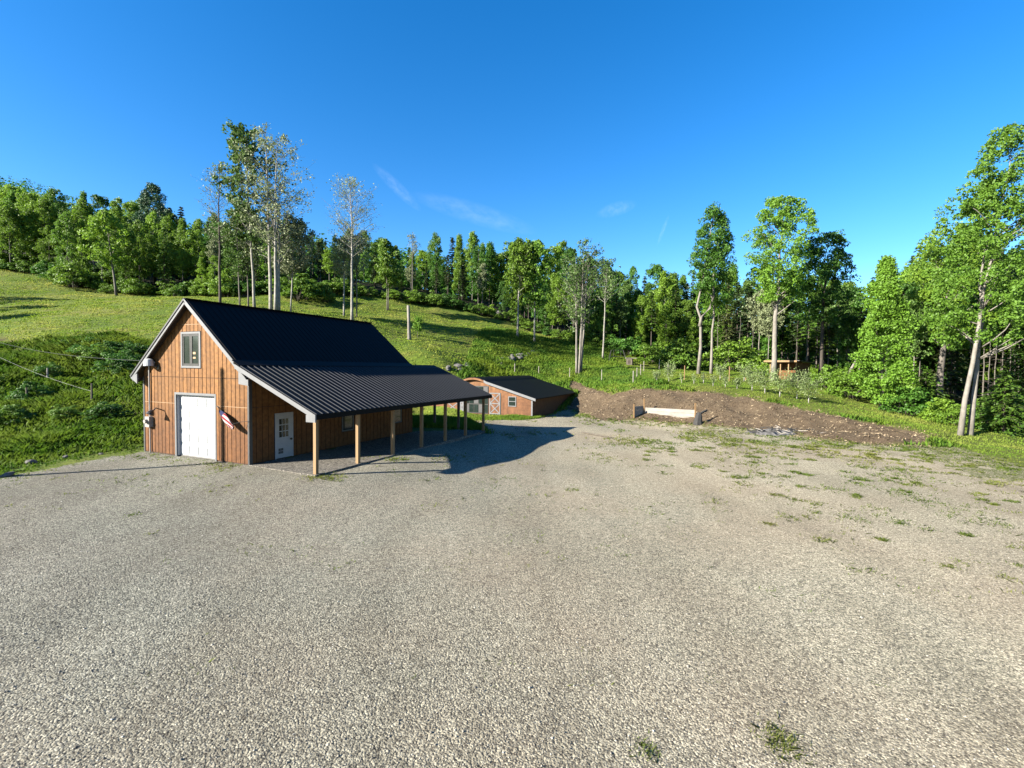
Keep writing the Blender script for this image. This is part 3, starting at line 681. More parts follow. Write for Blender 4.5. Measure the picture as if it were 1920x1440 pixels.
for a, b in zip(pts[:-1], pts[1:]):
    za = s_top(max(-12.8, min(0, a))) - (.13 if a > 0 or a < -12.8 else 0); zb = s_top(max(-12.8, min(0, b))) - (.13 if b > 0 or b < -12.8 else 0)
    if a > -4.95 or b < -7.85: rk[0 if a > -4.95 else 1].prism([(b, -.36, zb - .15), (a, -.36, za - .15), (a, -.36, za + .10), (b, -.36, zb + .10)], (0, .035, 0))
for m_ in rk: m_.build('rake_board', MAT['trim'], sroof)
ck = MB()
for i in range(12):
    a, b = -4.9 - .25 * i, -4.9 - .25 * (i + 1)
    ck.prism([(b, -.352, s_top(b) - .17), (a, -.352, s_top(a) - .17), (a, -.352, s_top(a) + .02), (b, -.352, s_top(b) + .02)], (0, .03, 0))
ck.build('arch_board', MAT['cedar'], sroof)
cb = MB(); cb.box(-.12, .03, -.03, .0, .0, 1.75); cb.build('corner_board', MAT['trim'], shed)
def xdoor(x0, x1, z0, z1):
    d = MB(); d.box(x0, x1, -.05, -.015, z0, z1); o = d.build('cross_door', MAT['cedar'], shed)
    b = MB(); t = .1; zm = (z0 + z1) / 2
    b.box(x0, x0 + t, -.075, -.05, z0, z1); b.box(x1 - t, x1, -.075, -.05, z0, z1)
    for z in (z0, zm - t / 2, z1 - t): b.box(x0 + t, x1 - t, -.077, -.05, z, z + t)
    for lo, hi in ((z0 + t, zm - t / 2), (zm + t / 2, z1 - t)):
        for s in (1, -1):
            p, q = ((x0 + t, lo), (x1 - t, hi)) if s > 0 else ((x0 + t, hi), (x1 - t, lo))
            dx, dz = q[0] - p[0], q[1] - p[1]; L = math.hypot(dx, dz); nx_, nz_ = -dz / L * .045, dx / L * .045
            yy = -.074 if s > 0 else -.071
            b.prism([(p[0] - nx_, yy, p[1] - nz_), (q[0] - nx_, yy, q[1] - nz_), (q[0] + nx_, yy, q[1] + nz_), (p[0] + nx_, yy, p[1] + nz_)], (0, .02, 0))
    b.build('brace', MAT['trim'], o)
xdoor(-4.62, -3.4, .1, 2.25); xdoor(-9.7, -8.1, .1, 2.2); xdoor(-8.0, -7.6, .1, 2.2)
sd = MB(); sd.box(-7.5, -4.75, -.04, -.015, .1, 2.9); sdo = sd.build('double_door', MAT['black'], shed)
for i in range(5):
    for k in range(3):
        x0 = -7.45 + i * .54; z0 = .2 + k * .9; g = MB(); g.box(x0, x0 + .47, -.06, -.04, z0, z0 + .8)
        g.build('pane', MAT['glass'] if (i + k) % 3 else MAT['darktrim'], sdo)
f2 = MB(); 
for q in ((-2.55, -2.47, .95, 1.95), (-1.78, -1.70, .95, 1.95), (-2.47, -1.78, .95, 1.03), (-2.47, -1.78, 1.87, 1.95), (-2.47, -1.78, 1.42, 1.48)): f2.box(q[0], q[1], -.06, -.01, q[2], q[3])
sw_ = f2.build('window', MAT['trim'], shed)
g = MB(); g.box(-2.47, -1.78, -.03, -.016, 1.03, 1.42); g.build('pane', MAT['glass'], sw_)
g = MB(); g.box(-2.47, -1.78, -.03, -.016, 1.48, 1.87); g.build('pane', MAT['glass'], sw_)

# ------------------------------------------------------------------ vegetation
def unit(n, rng):
    v = rng.normal(size=(n, 3)); return v / np.linalg.norm(v, axis=1)[:, None]

def leaf_quads(C, Nn, size, rng, aspect=.6):
    """diamond leaves at C facing Nn"""
    n = len(C); t = unit(n, rng); u = np.cross(Nn, t); u /= np.linalg.norm(u, axis=1)[:, None] + 1e-9; v = np.cross(Nn, u)
    s = size[:, None]
    V = np.stack([C - u * s, C - v * s * aspect, C + u * s, C + v * s * aspect], 1).reshape(-1, 3)
    return V, np.arange(4 * n).reshape(n, 4)

def limb_pts(a, b, rng, sag=.12, n=5):
    a = np.array(a); b = np.array(b); L = np.linalg.norm(b - a); pts = []
    off = rng.normal(size=3) * L * .06
    for i in range(n):
        t = i / (n - 1); p = a * (1 - t) + b * t + off * math.sin(t * math.pi); p = p + np.array([0, 0, -sag * L * math.sin(t * math.pi)]); pts.append(p)
    return pts

def trunk_path(H, lean, rng, wob=.02, n=9, fork=0):
    P = []
    for i in range(n):
        t = i / (n - 1); P.append(np.array([lean[0] * H * t + (rng.normal() * wob * H * t if i else 0) * .4, lean[1] * H * t + (rng.normal() * wob * H * t if i else 0) * .4, H * t]))
    return P
def on_path(P, z):
    zs = [p[2] for p in P]; return np.array([np.interp(z, zs, [p[k] for p in P]) for k in range(3)])

def broad_tree(seed, H=15., offs=None, mypaths=None, hb=.35, Rc=3.2, nclump=90, leaf=.17, per=60, rc=.8, r0=.16, shape='oval', lean=(0, 0), limbs=16, stems=1, spread=.0, dens_top=1.0):
    rng = np.random.default_rng(seed); tm = MB(); Cs = []
    paths = []
    for s in range(stems):
        an = rng.uniform(0, 6.28); sp = spread * (0 if stems == 1 else 1)
        ln = (lean[0] + math.cos(an + s * 6.28 / stems) * sp, lean[1] + math.sin(an + s * 6.28 / stems) * sp)
        hs_ = H * (1 if s == 0 else rng.uniform(.78, .97)); P = trunk_path(hs_ * .95, ln, rng)
        o = 0
        if stems > 1:
            o = np.array([math.cos(an + s * 6.28 / stems), math.sin(an + s * 6.28 / stems), 0]) * r0 * 1.6
            P = [p + o for p in P]
        if offs: P = [p - o * (stems > 1) + np.array([offs[s][0], offs[s][1], 0]) + np.array([offs[s][2], offs[s][3], 0]) * p[2] for p in P]
        if mypaths: P = [np.array(p, float) for p in mypaths[s]]; hs_ = P[-1][2] / .95
        P[0] = P[0] - np.array([0, 0, .5]); paths.append((P, hs_))
        n = len(P); tm.tube(P, [max(.012, r0 * (1.25 if i == 0 else 1) * (1 - i / (n - 1)) ** .75 * (1 if stems == 1 else .8)) for i in range(n)], 9)
    lob = rng.uniform(0, 6.28, 4)
    for k in range(nclump):
        P, hs_ = paths[k % stems]
        t = rng.uniform(0, 1) ** (.9 * dens_top)
        if shape == 'oval': rr = math.sin(math.pi * min(1, (t * .86 + .12))) ** .7
        elif shape == 'cone': rr = (1 - t) ** .8 * (.35 + .65 * min(1, t * 5))
        elif shape == 'taper': rr = min(1, .5 + t * 4) * (1 - t) ** .55 * .9 + .12
        elif shape == 'vase': rr = .25 + .75 * math.sin(math.pi * min(1, .15 + t * .75)) ** 1.2
        else: rr = math.sin(math.pi * (t * .9 + .06)) ** .5
        an = rng.uniform(0, 6.28)
        rr *= 1 + .22 * math.sin(2 * an + lob[0] + t * 5) + .18 * math.sin(3 * an + lob[1] - t * 9)
        rad = Rc * rr * rng.uniform(.25, 1) ** .55 / (1 if stems == 1 else 1.25)
        z = hs_ * (hb + (1 - hb) * t); c = on_path(P, min(z, hs_ * .95)); z = z - rad * .12
        Cs.append((np.array([c[0] + math.cos(an) * rad, c[1] + math.sin(an) * rad, z]), rad, k % stems))
    # limbs to a spread of the clumps
    order = rng.permutation(len(Cs))[:limbs]
    for k in order:
        c, rad, s = Cs[k]; P, hs_ = paths[s]
        z0 = max(hs_ * hb * .82, c[2] - rad * rng.uniform(.6, 1.1)); a = on_path(P, min(z0, hs_ * .9))
        r = max(.015, r0 * .36 * (1 - z0 / H * .75)); tm.tube(limb_pts(a, c, rng, -.04), [r, r * .8, r * .6, r * .4, r * .2], 5)
    C = []; Nn = []
    for c, rad, s in Cs:
        m = int(per * rng.uniform(.6, 1.35)); q = rc * rng.uniform(.65, 1.25)
        d = unit(m, rng); d[:, 2] = np.where(d[:, 2] < -.75, -d[:, 2], d[:, 2])
        rr = rng.uniform(.25, 1, m) ** .5
        C.append(c + d * rr[:, None] * q * np.array([1, 1, .85])); nn = d * .55 + unit(m, rng) * 1.1 + np.array([-.1, -.05, .2]); Nn.append(nn / np.linalg.norm(nn, axis=1)[:, None])
    C = np.concatenate(C); Nn = np.concatenate(Nn)
    V, Fq = leaf_quads(C, Nn, leaf * rng.uniform(.6, 1.3, len(C)), rng)
    return tm.mesh('trunk', True), np_mesh('crown', V, Fq)

def wispy_tree(seed, H=18., hb=.38, Rc=3., nl=60, leaf=.10, per=26, r0=.17, lean=(0, 0), stems=1, spread=.05, leafy=1.0, up=.9, twig=.012):
    """aspen and birch: steep thin limbs, twigs, scattered small leaves"""
    rng = np.random.default_rng(seed); tm = MB(); C = []
    a0 = rng.uniform(0, 6.28)
    for s in range(stems):
        an = a0 + s * 6.28 / stems; ln = (lean[0] + math.cos(an) * spread * (stems > 1) * rng.uniform(.5, 1.2), lean[1] + math.sin(an) * spread * (stems > 1))
        hs_ = H * (1 if s == 0 else rng.uniform(.72, .98)); P = trunk_path(hs_ * .97, ln, rng, .012, 11)
        o = np.array([math.cos(an), math.sin(an), 0]) * r0 * 1.7 * (stems > 1); P = [p + o for p in P]; P[0] = P[0] - np.array([0, 0, .5])
        n = len(P); r1 = r0 * (1 if stems == 1 else rng.uniform(.65, 1))
        tm.tube(P, [max(.012, r1 * (1.2 if i == 0 else 1) * (1 - i / (n - 1)) ** .8) for i in range(n)], 9)
        for k in range(nl // stems):
            t = (k + rng.uniform(0, 1)) / (nl // stems); z = hs_ * (hb + (.96 - hb) * t); a = on_path(P, z)
            an2 = rng.uniform(0, 6.28); prof = math.sin(math.pi * (.22 + .72 * t)) ** .8
            L = Rc * prof * rng.uniform(.6, 1.15) * (1 if stems == 1 else .8); rise = L * rng.uniform(.5, 1.1) * up
            b = a + np.array([math.cos(an2) * L, math.sin(an2) * L, rise])
            pts = limb_pts(a, b, rng, -.06, 5); r = max(twig * 1.3, r1 * .22 * (1 - t * .7)); tm.tube(pts, [r, r * .75, r * .55, r * .4, twig * .6], 4, False)
            for j in range(5):
                f = rng.uniform(.3, 1); i0 = min(3, int(f * 4)); p = pts[i0] * (1 - (f * 4 - i0)) + pts[i0 + 1] * (f * 4 - i0)
                d = unit(1, rng)[0]; d[2] = abs(d[2]) * .8 - .1; q = p + d * L * rng.uniform(.18, .4); tm.tube([p, (p + q) / 2 + rng.normal(size=3) * .04, q], [twig, twig * .7, twig * .4], 3, False)
                m = int(per * leafy * rng.uniform(.4, 1.5) / 5 * 1.6)
                if m: C.append(p + (q - p) * rng.uniform(.2, 1.15, m)[:, None] + rng.normal(size=(m, 3)) * .2)
    C = np.concatenate(C) if C else np.zeros((1, 3)); nn = unit(len(C), rng) + np.array([0, 0, .35]); nn /= np.linalg.norm(nn, axis=1)[:, None]
    V, Fq = leaf_quads(C, nn, leaf * rng.uniform(.6, 1.3, len(C)), rng, .75)
    return tm.mesh('trunk', True), np_mesh('crown', V, Fq)

def conifer(seed, H=16., hb=.12, Rc=2.4, needle=.22, dens=1.0, r0=.16, droop=.25, gap=.42):
    rng = np.random.default_rng(seed); tm = MB(); P = trunk_path(H * .99, (0, 0), rng, .004); P[0] = P[0] - np.array([0, 0, .5])
    n = len(P); tm.tube(P, [max(.01, r0 * (1 - i / (n - 1)) ** .9) for i in range(n)], 8)
    C = []; Dn = []; z = H * hb
    while z < H * .985:
        t = (z / H - hb) / (1 - hb); Lm = Rc * (1 - t) ** .85 * (.55 + .45 * min(1, t * 6)) + .12
        nb = rng.integers(6, 9)
        for k in range(nb):
            if rng.random() > .93 * min(1, dens): continue
            an = k * 6.28 / nb + rng.uniform(-.35, .35); L = Lm * rng.uniform(.65, 1.12); a = on_path(P, z)
            d = np.array([math.cos(an), math.sin(an), 0]); m = max(3, int(L / .16 * dens))
            f = np.linspace(.18, 1, m)
            pos = a + d * (f * L)[:, None] + np.array([0, 0, 1]) * (.12 * L * f - droop * L * f * f * 1.3)[:, None]
            side = np.cross(d, (0, 0, 1))
            for sg in (-1, 1):
                C.append(pos + side * sg * (L * .16 * (1.1 - f))[:, None] * rng.uniform(.3, 1.4, m)[:, None] + rng.normal(size=(m, 3)) * .05); Dn.append(np.repeat((d * .8 + side * sg * .7)[None], m, 0) + rng.normal(size=(m, 3)) * .25)
            if L > .5: tm.tube([a, pos[m // 2], pos[-1]], [.022, .014, .006], 3, False)
        z += gap * rng.uniform(.7, 1.25) * (1.15 - .5 * t)
    C = np.concatenate(C); D = np.concatenate(Dn); D[:, 2] -= .25; D /= np.linalg.norm(D, axis=1)[:, None]
    up = np.array([0, 0, 1.]) + rng.normal(size=C.shape) * .45; u = np.cross(D, up); u /= np.linalg.norm(u, axis=1)[:, None]
    s = (needle * rng.uniform(.6, 1.35, len(C)))[:, None]
    V = np.stack([C - D * s, C - u * s * .42, C + D * s, C + u * s * .42], 1).reshape(-1, 3)
    return tm.mesh('trunk', True), np_mesh('crown', V, np.arange(len(V)).reshape(-1, 4))

def dead_tree(seed, H=11., r0=.11, nb=26, lean=(0, 0)):
    rng = np.random.default_rng(seed); tm = MB(); P = trunk_path(H, lean, rng, .012); P[0] = P[0] - np.array([0, 0, .5]); n = len(P)
    tm.tube(P, [max(.02, r0 * (1 - .8 * i / (n - 1))) for i in range(n)], 7)
    for k in range(nb):
        z = H * rng.uniform(.15, .97); a = on_path(P, z); an = rng.uniform(0, 6.28); L = rng.uniform(.4, 1.6) * (1.1 - z / H * .6)
        b = a + np.array([math.cos(an) * L, math.sin(an) * L, rng.uniform(-.35, .12) * L]); tm.tube([a, (a + b) / 2 + rng.normal(size=3) * .05, b], [.02, .014, .006], 4, False)
    return tm.mesh('trunk', True)

def bush(seed, Rb=1.5, Hh=2.2, ncl=46, per=75, leaf=.09, rc=.42):
    rng = np.random.default_rng(seed); tm = MB(); C = []; Nn = []
    for k in range(ncl):
        d = unit(1, rng)[0]; d[2] = abs(d[2]); rr = rng.uniform(.35, 1) ** .5 * rng.uniform(.75, 1.1)
        c = np.array([d[0] * Rb * rr, d[1] * Rb * rr, .15 + d[2] * (Hh - .2) * rr])
        if k % 3 == 0: tm.tube(limb_pts((d[0] * .1, d[1] * .1, -.3), c, rng, -.1, 4), [.03, .022, .014, .006], 4)
        m = int(per * rng.uniform(.6, 1.3)); q = rc * rng.uniform(.7, 1.3); e = unit(m, rng); e[:, 2] = np.where(e[:, 2] < -.3, -e[:, 2], e[:, 2])
        C.append(c + e * (rng.uniform(.2, 1, m) ** .5)[:, None] * q * np.array([1, 1, .75])); nn = e * .8 + unit(m, rng) * .8 + np.array([0, 0, .4]); Nn.append(nn / np.linalg.norm(nn, axis=1)[:, None])
    C = np.concatenate(C); Nn = np.concatenate(Nn); C[:, 2] = np.maximum(C[:, 2], .03)
    V, Fq = leaf_quads(C, Nn, leaf * rng.uniform(.6, 1.35, len(C)), rng)
    return tm.mesh('stem', True), np_mesh('foliage', V, Fq)

def withmat(me, m):
    me.materials.clear(); me.materials.append(m); return me
def recol(me, m):      # same geometry, another kind of leaf
    c = me.copy(); c.materials.clear(); c.materials.append(m); return c
def plant(name, label, cat, loc, meshes, sc=1.0, rz=None, group=None, names=('trunk', 'crown'), sxy=None):
    t = thing(name, label, cat, tuple(loc), random.uniform(0, 6.28) if rz is None else rz, group)
    t.scale = (sxy or sc, sxy or sc, sc)
    for nm, me in zip(names, meshes):
        if me is not None: link(nm, me, None, t)
    return t

# ---- the trees one can point at -------------------------------------------------
def top_h(px, py, loc): return float(atY(px, py, loc[1])[2] - loc[2])
def hero(name, label, cat, px, Y, toppy, gen, mats, **kw):
    loc = at(px, Y); H = top_h(px, toppy, loc); tm, cm = gen(H=H, **kw)
    tm.materials.append(mats[0]); cm.materials.append(mats[1])
    return plant(name, label, cat, loc, (tm, cm), 1.0, 0.0)
BW, BP, BG, BD = MAT['bark_white'], MAT['bark_pale'], MAT['bark_grey'], MAT['bark_dark']
hero('birch_tree', 'tallest pale birch with several white stems rising right behind the barn ridge', 'tree', 516, 65, 232, wispy_tree, (BW, MAT['aspen']), seed=1, Rc=5.6, nl=150, stems=3, spread=.018, leaf=.115, per=30, hb=.34, r0=.31)
hero('aspen_tree', 'tall green leafed aspen standing just left of the tallest birch behind the barn', 'tree', 478, 67, 236, wispy_tree, (BW, MAT['aspen_green']), seed=2, Rc=4.2, nl=95, leaf=.19, per=52, hb=.34, r0=.2, lean=(-.05, 0))
hero('aspen_tree', 'dark stemmed aspen with a bare spindly top left of the birch clump behind the barn', 'tree', 413, 66, 296, wispy_tree, (BD, MAT['aspen']), seed=3, Rc=2.6, nl=70, leaf=.10, per=10, hb=.42, r0=.19)
hero('aspen_tree', 'thin young aspen with grey green leaves between the dark stem and the birch clump', 'tree', 450, 69, 395, wispy_tree, (BG, MAT['aspen_green']), seed=4, Rc=2.6, nl=60, leaf=.14, per=46, hb=.3, r0=.12, lean=(-.03, 0))
hero('aspen_tree', 'slim aspen with pale foliage close beside the left side of the birch clump', 'tree', 466, 70, 380, wispy_tree, (BG, MAT['aspen']), seed=5, Rc=2.4, nl=56, leaf=.14, per=46, hb=.32, r0=.11, lean=(-.02, 0))
hero('birch_tree', 'pale birch with spreading grey green lower limbs on the right of the tallest birch', 'tree', 545, 69, 410, wispy_tree, (BW, MAT['aspen']), seed=6, Rc=3.6, nl=80, leaf=.15, per=52, hb=.35, r0=.12, lean=(.05, 0), up=.5)
hero('aspen_tree', 'silvery aspen with sparse grey leaves alone above the far half of the barn ridge', 'tree', 660, 66, 332, wispy_tree, (BW, MAT['aspen']), seed=7, Rc=3.7, nl=110, leaf=.09, per=15, hb=.45, r0=.21)
hero('aspen_tree', 'thin white trunked aspen close to the left of the silvery aspen', 'tree', 645, 72, 450, wispy_tree, (BW, MAT['aspen']), seed=8, Rc=2.1, nl=50, leaf=.13, per=36, hb=.5, r0=.15)
hero('aspen_tree', 'thin dark trunked aspen close to the right of the silvery aspen', 'tree', 669, 74, 440, wispy_tree, (BG, MAT['aspen']), seed=9, Rc=2.0, nl=46, leaf=.13, per=30, hb=.5, r0=.11)
hero('birch_tree', 'many stemmed grey birch fanning out behind the wire fence near the low shed', 'tree', 1085, 70, 452, wispy_tree, (BP, MAT['aspen_green']), seed=10, Rc=4.0, nl=130, stems=5, spread=.05, leaf=.14, per=24, hb=.36, r0=.2, lean=(.015, 0), up=1.3, twig=.018)
hero('birch_tree', 'single thin white birch trunk with twiggy crown right of the fanning grey birch', 'tree', 1130, 82, 486, wispy_tree, (BW, MAT['aspen_green']), seed=12, Rc=3.0, nl=60, leaf=.15, per=18, hb=.55, r0=.17, lean=(.03, 0))
hero('maple_tree', 'tall narrow maple with a forked grey trunk at the orchard edge', 'tree', 1309, 62, 392, broad_tree, (BP, MAT['maple_dark']), seed=21, Rc=2.7, hb=.5, nclump=190, per=85, leaf=.125, rc=.62, r0=.27, stems=2, limbs=26, mypaths=[[(0, 0, 0), (.25, 0, 3.5), (.15, 0, 7.2), (-.35, .1, 8.6), (.1, .2, 10.6), (.6, .2, 13.5), (1.0, .1, 17), (1.5, 0, 20.6)], [(.1, 0, 6.6), (.25, -.05, 7.3), (1.2, -.1, 8.4), (1.7, -.2, 10.0), (1.6, -.1, 12.5), (2.0, 0, 15), (2.4, 0, 19)]])
hero('maple_tree', 'slender pale trunked maple close behind the forked maple at the orchard edge', 'tree', 1333, 65, 470, broad_tree, (BP, MAT['maple']), seed=22, Rc=2.4, hb=.5, nclump=90, per=70, leaf=.13, rc=.62, r0=.2, limbs=18, lean=(.015, 0))
hero('maple_tree', 'tall broad maple whose pale trunk rises in front of the small cabin', 'tree', 1450, 60, 374, broad_tree, (BP, MAT['maple']), seed=23, Rc=3.7, hb=.44, nclump=230, per=95, leaf=.13, rc=.7, r0=.34, limbs=34, lean=(.02, 0), shape='round')
hero('maple_tree', 'dark trunked maple with a deep green crown to the right of the small cabin', 'tree', 1537, 64, 438, broad_tree, (BD, MAT['maple_dark']), seed=24, Rc=3.7, hb=.42, nclump=190, per=90, leaf=.14, rc=.75, r0=.3, limbs=26, lean=(.02, 0), shape='round')
hero('maple_tree', 'dense bright green maple leafed to the ground at the forest edge', 'tree', 1652, 47, 488, broad_tree, (BG, MAT['maple']), seed=25, Rc=3.2, hb=.06, nclump=330, per=95, leaf=.12, rc=.66, r0=.2, limbs=30, shape='cone')
hero('maple_tree', 'tallest maple at right with two leaning pale grey trunks in the long grass', 'tree', 1812, 36, 232, broad_tree, (BP, MAT['maple']), seed=26, Rc=5.4, hb=.36, nclump=340, per=115, leaf=.105, rc=.6, dens_top=1.15, r0=.22, limbs=40, stems=2, spread=0, offs=[(-.5, 0, .15, .02), (.5, .25, .10, .05)], shape='taper')
hero('maple_tree', 'leaning maple behind the twin pale trunks with a lighter green crown', 'tree', 1757, 48, 425, broad_tree, (BG, MAT['yellowgreen']), seed=27, Rc=3.6, hb=.42, nclump=180, per=85, leaf=.125, rc=.7, r0=.34, limbs=24, lean=(.05, 0), shape='round')
hero('hemlock_tree', 'young hemlock with soft drooping green boughs at the right edge of the photo', 'tree', 1880, 37.5, 690, conifer, (BD, MAT['hemlock']), seed=31, Rc=2.6, hb=.03, needle=.16, dens=1.7, gap=.26)
hero('hemlock_tree', 'low dark hemlock between the dense bright maple and the twin pale trunks', 'tree', 1735, 46, 690, conifer, (BD, MAT['hemlock']), seed=32, Rc=2.5, hb=.03, needle=.17, dens=1.5, gap=.28)
hero('hemlock_tree', 'hemlock rising above the shrubs close behind the young hemlock at right', 'tree', 1915, 43, 560, conifer, (BD, MAT['hemlock']), seed=33, Rc=2.8, hb=.05, needle=.18, dens=1.4, gap=.3)
hero('pine_tree', 'dark bushy pine standing above the left treeline', 'tree', 290, 103, 348, broad_tree, (BD, MAT['pine']), seed=34, Rc=3.4, hb=.4, nclump=170, per=80, leaf=.17, rc=.75, r0=.25, limbs=30)
hero('spruce_tree', 'dark spruce with long tiered boughs standing behind the lighter leaning maple', 'tree', 1712, 68, 452, conifer, (BD, MAT['spruce']), seed=35, Rc=3.4, hb=.35, needle=.3, dens=.75, gap=.75, droop=.1)
hero('aspen_tree', 'pale aspen with a thin crown rising from the treeline above the snag post', 'tree', 773, 101, 437, wispy_tree, (BG, MAT['aspen']), seed=36, Rc=1.5, nl=40, leaf=.12, per=10, hb=.62, r0=.15)
hero('maple_tree', 'small round maple with twin stems in front of the dark spruces above the field', 'tree', 727, 91, 452, broad_tree, (BG, MAT['yellowgreen']), seed=37, Rc=2.9, hb=.44, nclump=90, per=70, leaf=.2, rc=.8, r0=.14, stems=2, spread=.01)
hero('aspen_tree', 'straight pale trunked aspen on the bare earth patch at the upper field corner', 'tree', 970, 84, 450, wispy_tree, (BW, MAT['yellowgreen']), seed=38, Rc=3.2, nl=80, leaf=.19, per=60, hb=.42, r0=.2, lean=(.02, 0))
hero('aspen_tree', 'tall bright aspen right of the bare earth patch with a wispy top', 'tree', 1002, 85, 452, wispy_tree, (BW, MAT['maple']), seed=39, Rc=3.0, nl=80, leaf=.19, per=60, hb=.3, r0=.18)
hero('maple_tree', 'leaning maple with a bent grey trunk at the left corner of the meadow', 'tree', 219, 88, 400, broad_tree, (BG, MAT['yellowgreen']), seed=40, Rc=3.4, hb=.36, nclump=110, per=60, leaf=.2, rc=.8, r0=.22, lean=(-.12, 0))

# ---- forest trees ---------------------------------------------------------------
TOPX = [-150, 0, 60, 130, 200, 260, 330, 400, 450, 600, 680, 740, 800, 860, 900, 950, 1000, 1050, 1130, 1200, 1240, 1270, 1300, 1400, 1480, 1560, 1620, 1680, 1760, 1850, 1950, 2080]
TOPY = [330, 352, 352, 366, 376, 388, 396, 402, 412, 428, 438, 456, 452, 450, 450, 452, 458, 470, 486, 520, 505, 505, 520, 505, 500, 520, 530, 500, 470, 460, 470, 430]
def topY(px): return float(np.interp(px, TOPX, TOPY))
FV = {}
FV['decid'] = [broad_tree(100 + i, H=15, hb=.16 + .06 * (i % 3), Rc=2.7 + .35 * (i % 3), nclump=100, per=84, leaf=.165, rc=.78, r0=.12, limbs=14, shape=('oval', 'round', 'taper', 'cone', 'oval', 'taper', 'round', 'cone')[i]) for i in range(8)]
FV['thin'] = [wispy_tree(130 + i, H=15, hb=.42, Rc=2.3, nl=60, leaf=.15, per=70, r0=.12) for i in range(4)]
FV['spruce'] = [conifer(150 + i, H=15, hb=(.1, .3, .2, .38)[i], Rc=2.3, needle=.3, dens=.8, gap=.55) for i in range(4)]
FV['dead'] = [(dead_tree(170 + i, H=11), None) for i in range(4)]
FV['bush'] = [bush(180 + i) for i in range(5)]
for k, bark in (('decid', BG), ('thin', BP), ('spruce', BD)):
    for tm, cm in FV[k]: tm.materials.append(bark)
for tm, cm in FV['dead']: tm.materials.append(BG)
for tm, cm in FV['bush']: tm.materials.append(BD)
def variants(kind, mats): return {m: [(tm, recol(cm, MAT[m])) for tm, cm in FV[kind]] for m in mats}
VD = variants('decid', ('maple', 'maple_dark', 'yellowgreen')); VT = variants('thin', ('yellowgreen', 'aspen_green', 'aspen')); VS = variants('spruce', ('spruce', 'hemlock')); VB = variants('bush', ('shrub', 'maple_dark', 'yellowgreen', 'hemlock'))
ZONES = [(-200, 250, 'at the far left', 'left'), (250, 480, 'left of the birches', 'midleft'), (480, 690, 'behind the birches', 'barn'),
         (690, 880, 'over the mid field', 'field'), (880, 1060, 'at the field corner', 'corner'), (1060, 1300, 'behind the fenced garden', 'garden'),
         (1300, 1480, 'behind the orchard', 'orchard'), (1480, 1700, 'right of the cabin', 'cabin'), (1700, 2200, 'behind the twin trunks', 'right')]
def zone(px):
    for z in ZONES:
        if z[0] <= px < z[1]: return z
    return ZONES[-1]
MIXZ = {'left': (.74, .18, .08), 'midleft': (.55, .2, .25), 'barn': (.3, .2, .5), 'field': (.3, .15, .55), 'corner': (.6, .25, .15), 'garden': (.55, .2, .25), 'orchard': (.45, .1, .45), 'cabin': (.35, .05, .6), 'right': (.45, .1, .45)}
ROWN = ['in the front row of', 'in the second row of', 'deep inside', 'at the back of']
ADJ = {'yellowgreen': 'yellow green', 'maple': 'bright green', 'maple_dark': 'deep green', 'aspen_green': 'thin crowned green', 'aspen': 'pale grey green', 'spruce': 'dark', 'hemlock': 'mid green'}
fr_ = random.Random(5)
for row, (off, step) in enumerate(((1.0, 29), (6.0, 24), (13, 23), (24, 25))):
    px = -95 + fr_.uniform(0, step)
    while px < 2015:
        zn = zone(px); Y = edgeY(px) + off + fr_.uniform(-1.5, 2.5) * (1 + row * .4)
        if Y < 40: Y = 40 + fr_.uniform(0, 3)
        loc = at(px, Y); d_, t_, s_ = MIXZ[zn[3]]; u = fr_.random()
        skip = row == 0 and (zn[3] in ('barn', 'field') and fr_.random() < .6 or zn[3] in ('orchard', 'cabin', 'right') and fr_.random() < .75)
        tp = topY(px) + (fr_.uniform(22, 85) if row == 0 else fr_.uniform(5, 55) if row == 1 else fr_.uniform(-14, 38) if row == 2 else fr_.uniform(-16, 24))
        H = max(5.5, min(27, top_h(px, tp, loc)))
        if zn[3] in ('cabin', 'right', 'orchard') and row: H = max(H, 10)
        if not skip:
            if u < d_:
                m = fr_.choice(['yellowgreen', 'yellowgreen', 'maple', 'maple_dark'] if px < 1060 else ['maple', 'maple_dark', 'yellowgreen', 'maple_dark']); v = fr_.choice(VD[m]); nm = 'forest_tree'; w_ = 'broadleaf tree'
            elif u < d_ + t_:
                m = fr_.choice(['yellowgreen', 'aspen_green', 'aspen'] if row < 2 else ['aspen_green', 'yellowgreen']); v = fr_.choice(VT[m]); nm = 'aspen_tree'; w_ = 'aspen'
            else:
                m = fr_.choice(['spruce', 'spruce', 'spruce', 'hemlock']); v = fr_.choice(VS[m]); nm = 'spruce_tree'; w_ = 'conifer'
            lb = '%s %s %s the forest %s' % (ADJ[m], w_, ROWN[row], zn[2])
            s = H / 15; plant(nm, lb, 'tree', loc, v, s, fr_.uniform(0, 6.28), 'forest trees ' + zn[2], sxy=s * fr_.uniform(.7, 1.2) if H < 16 else s * fr_.uniform(.6, .95))
        px += step * fr_.uniform(.65, 1.35)
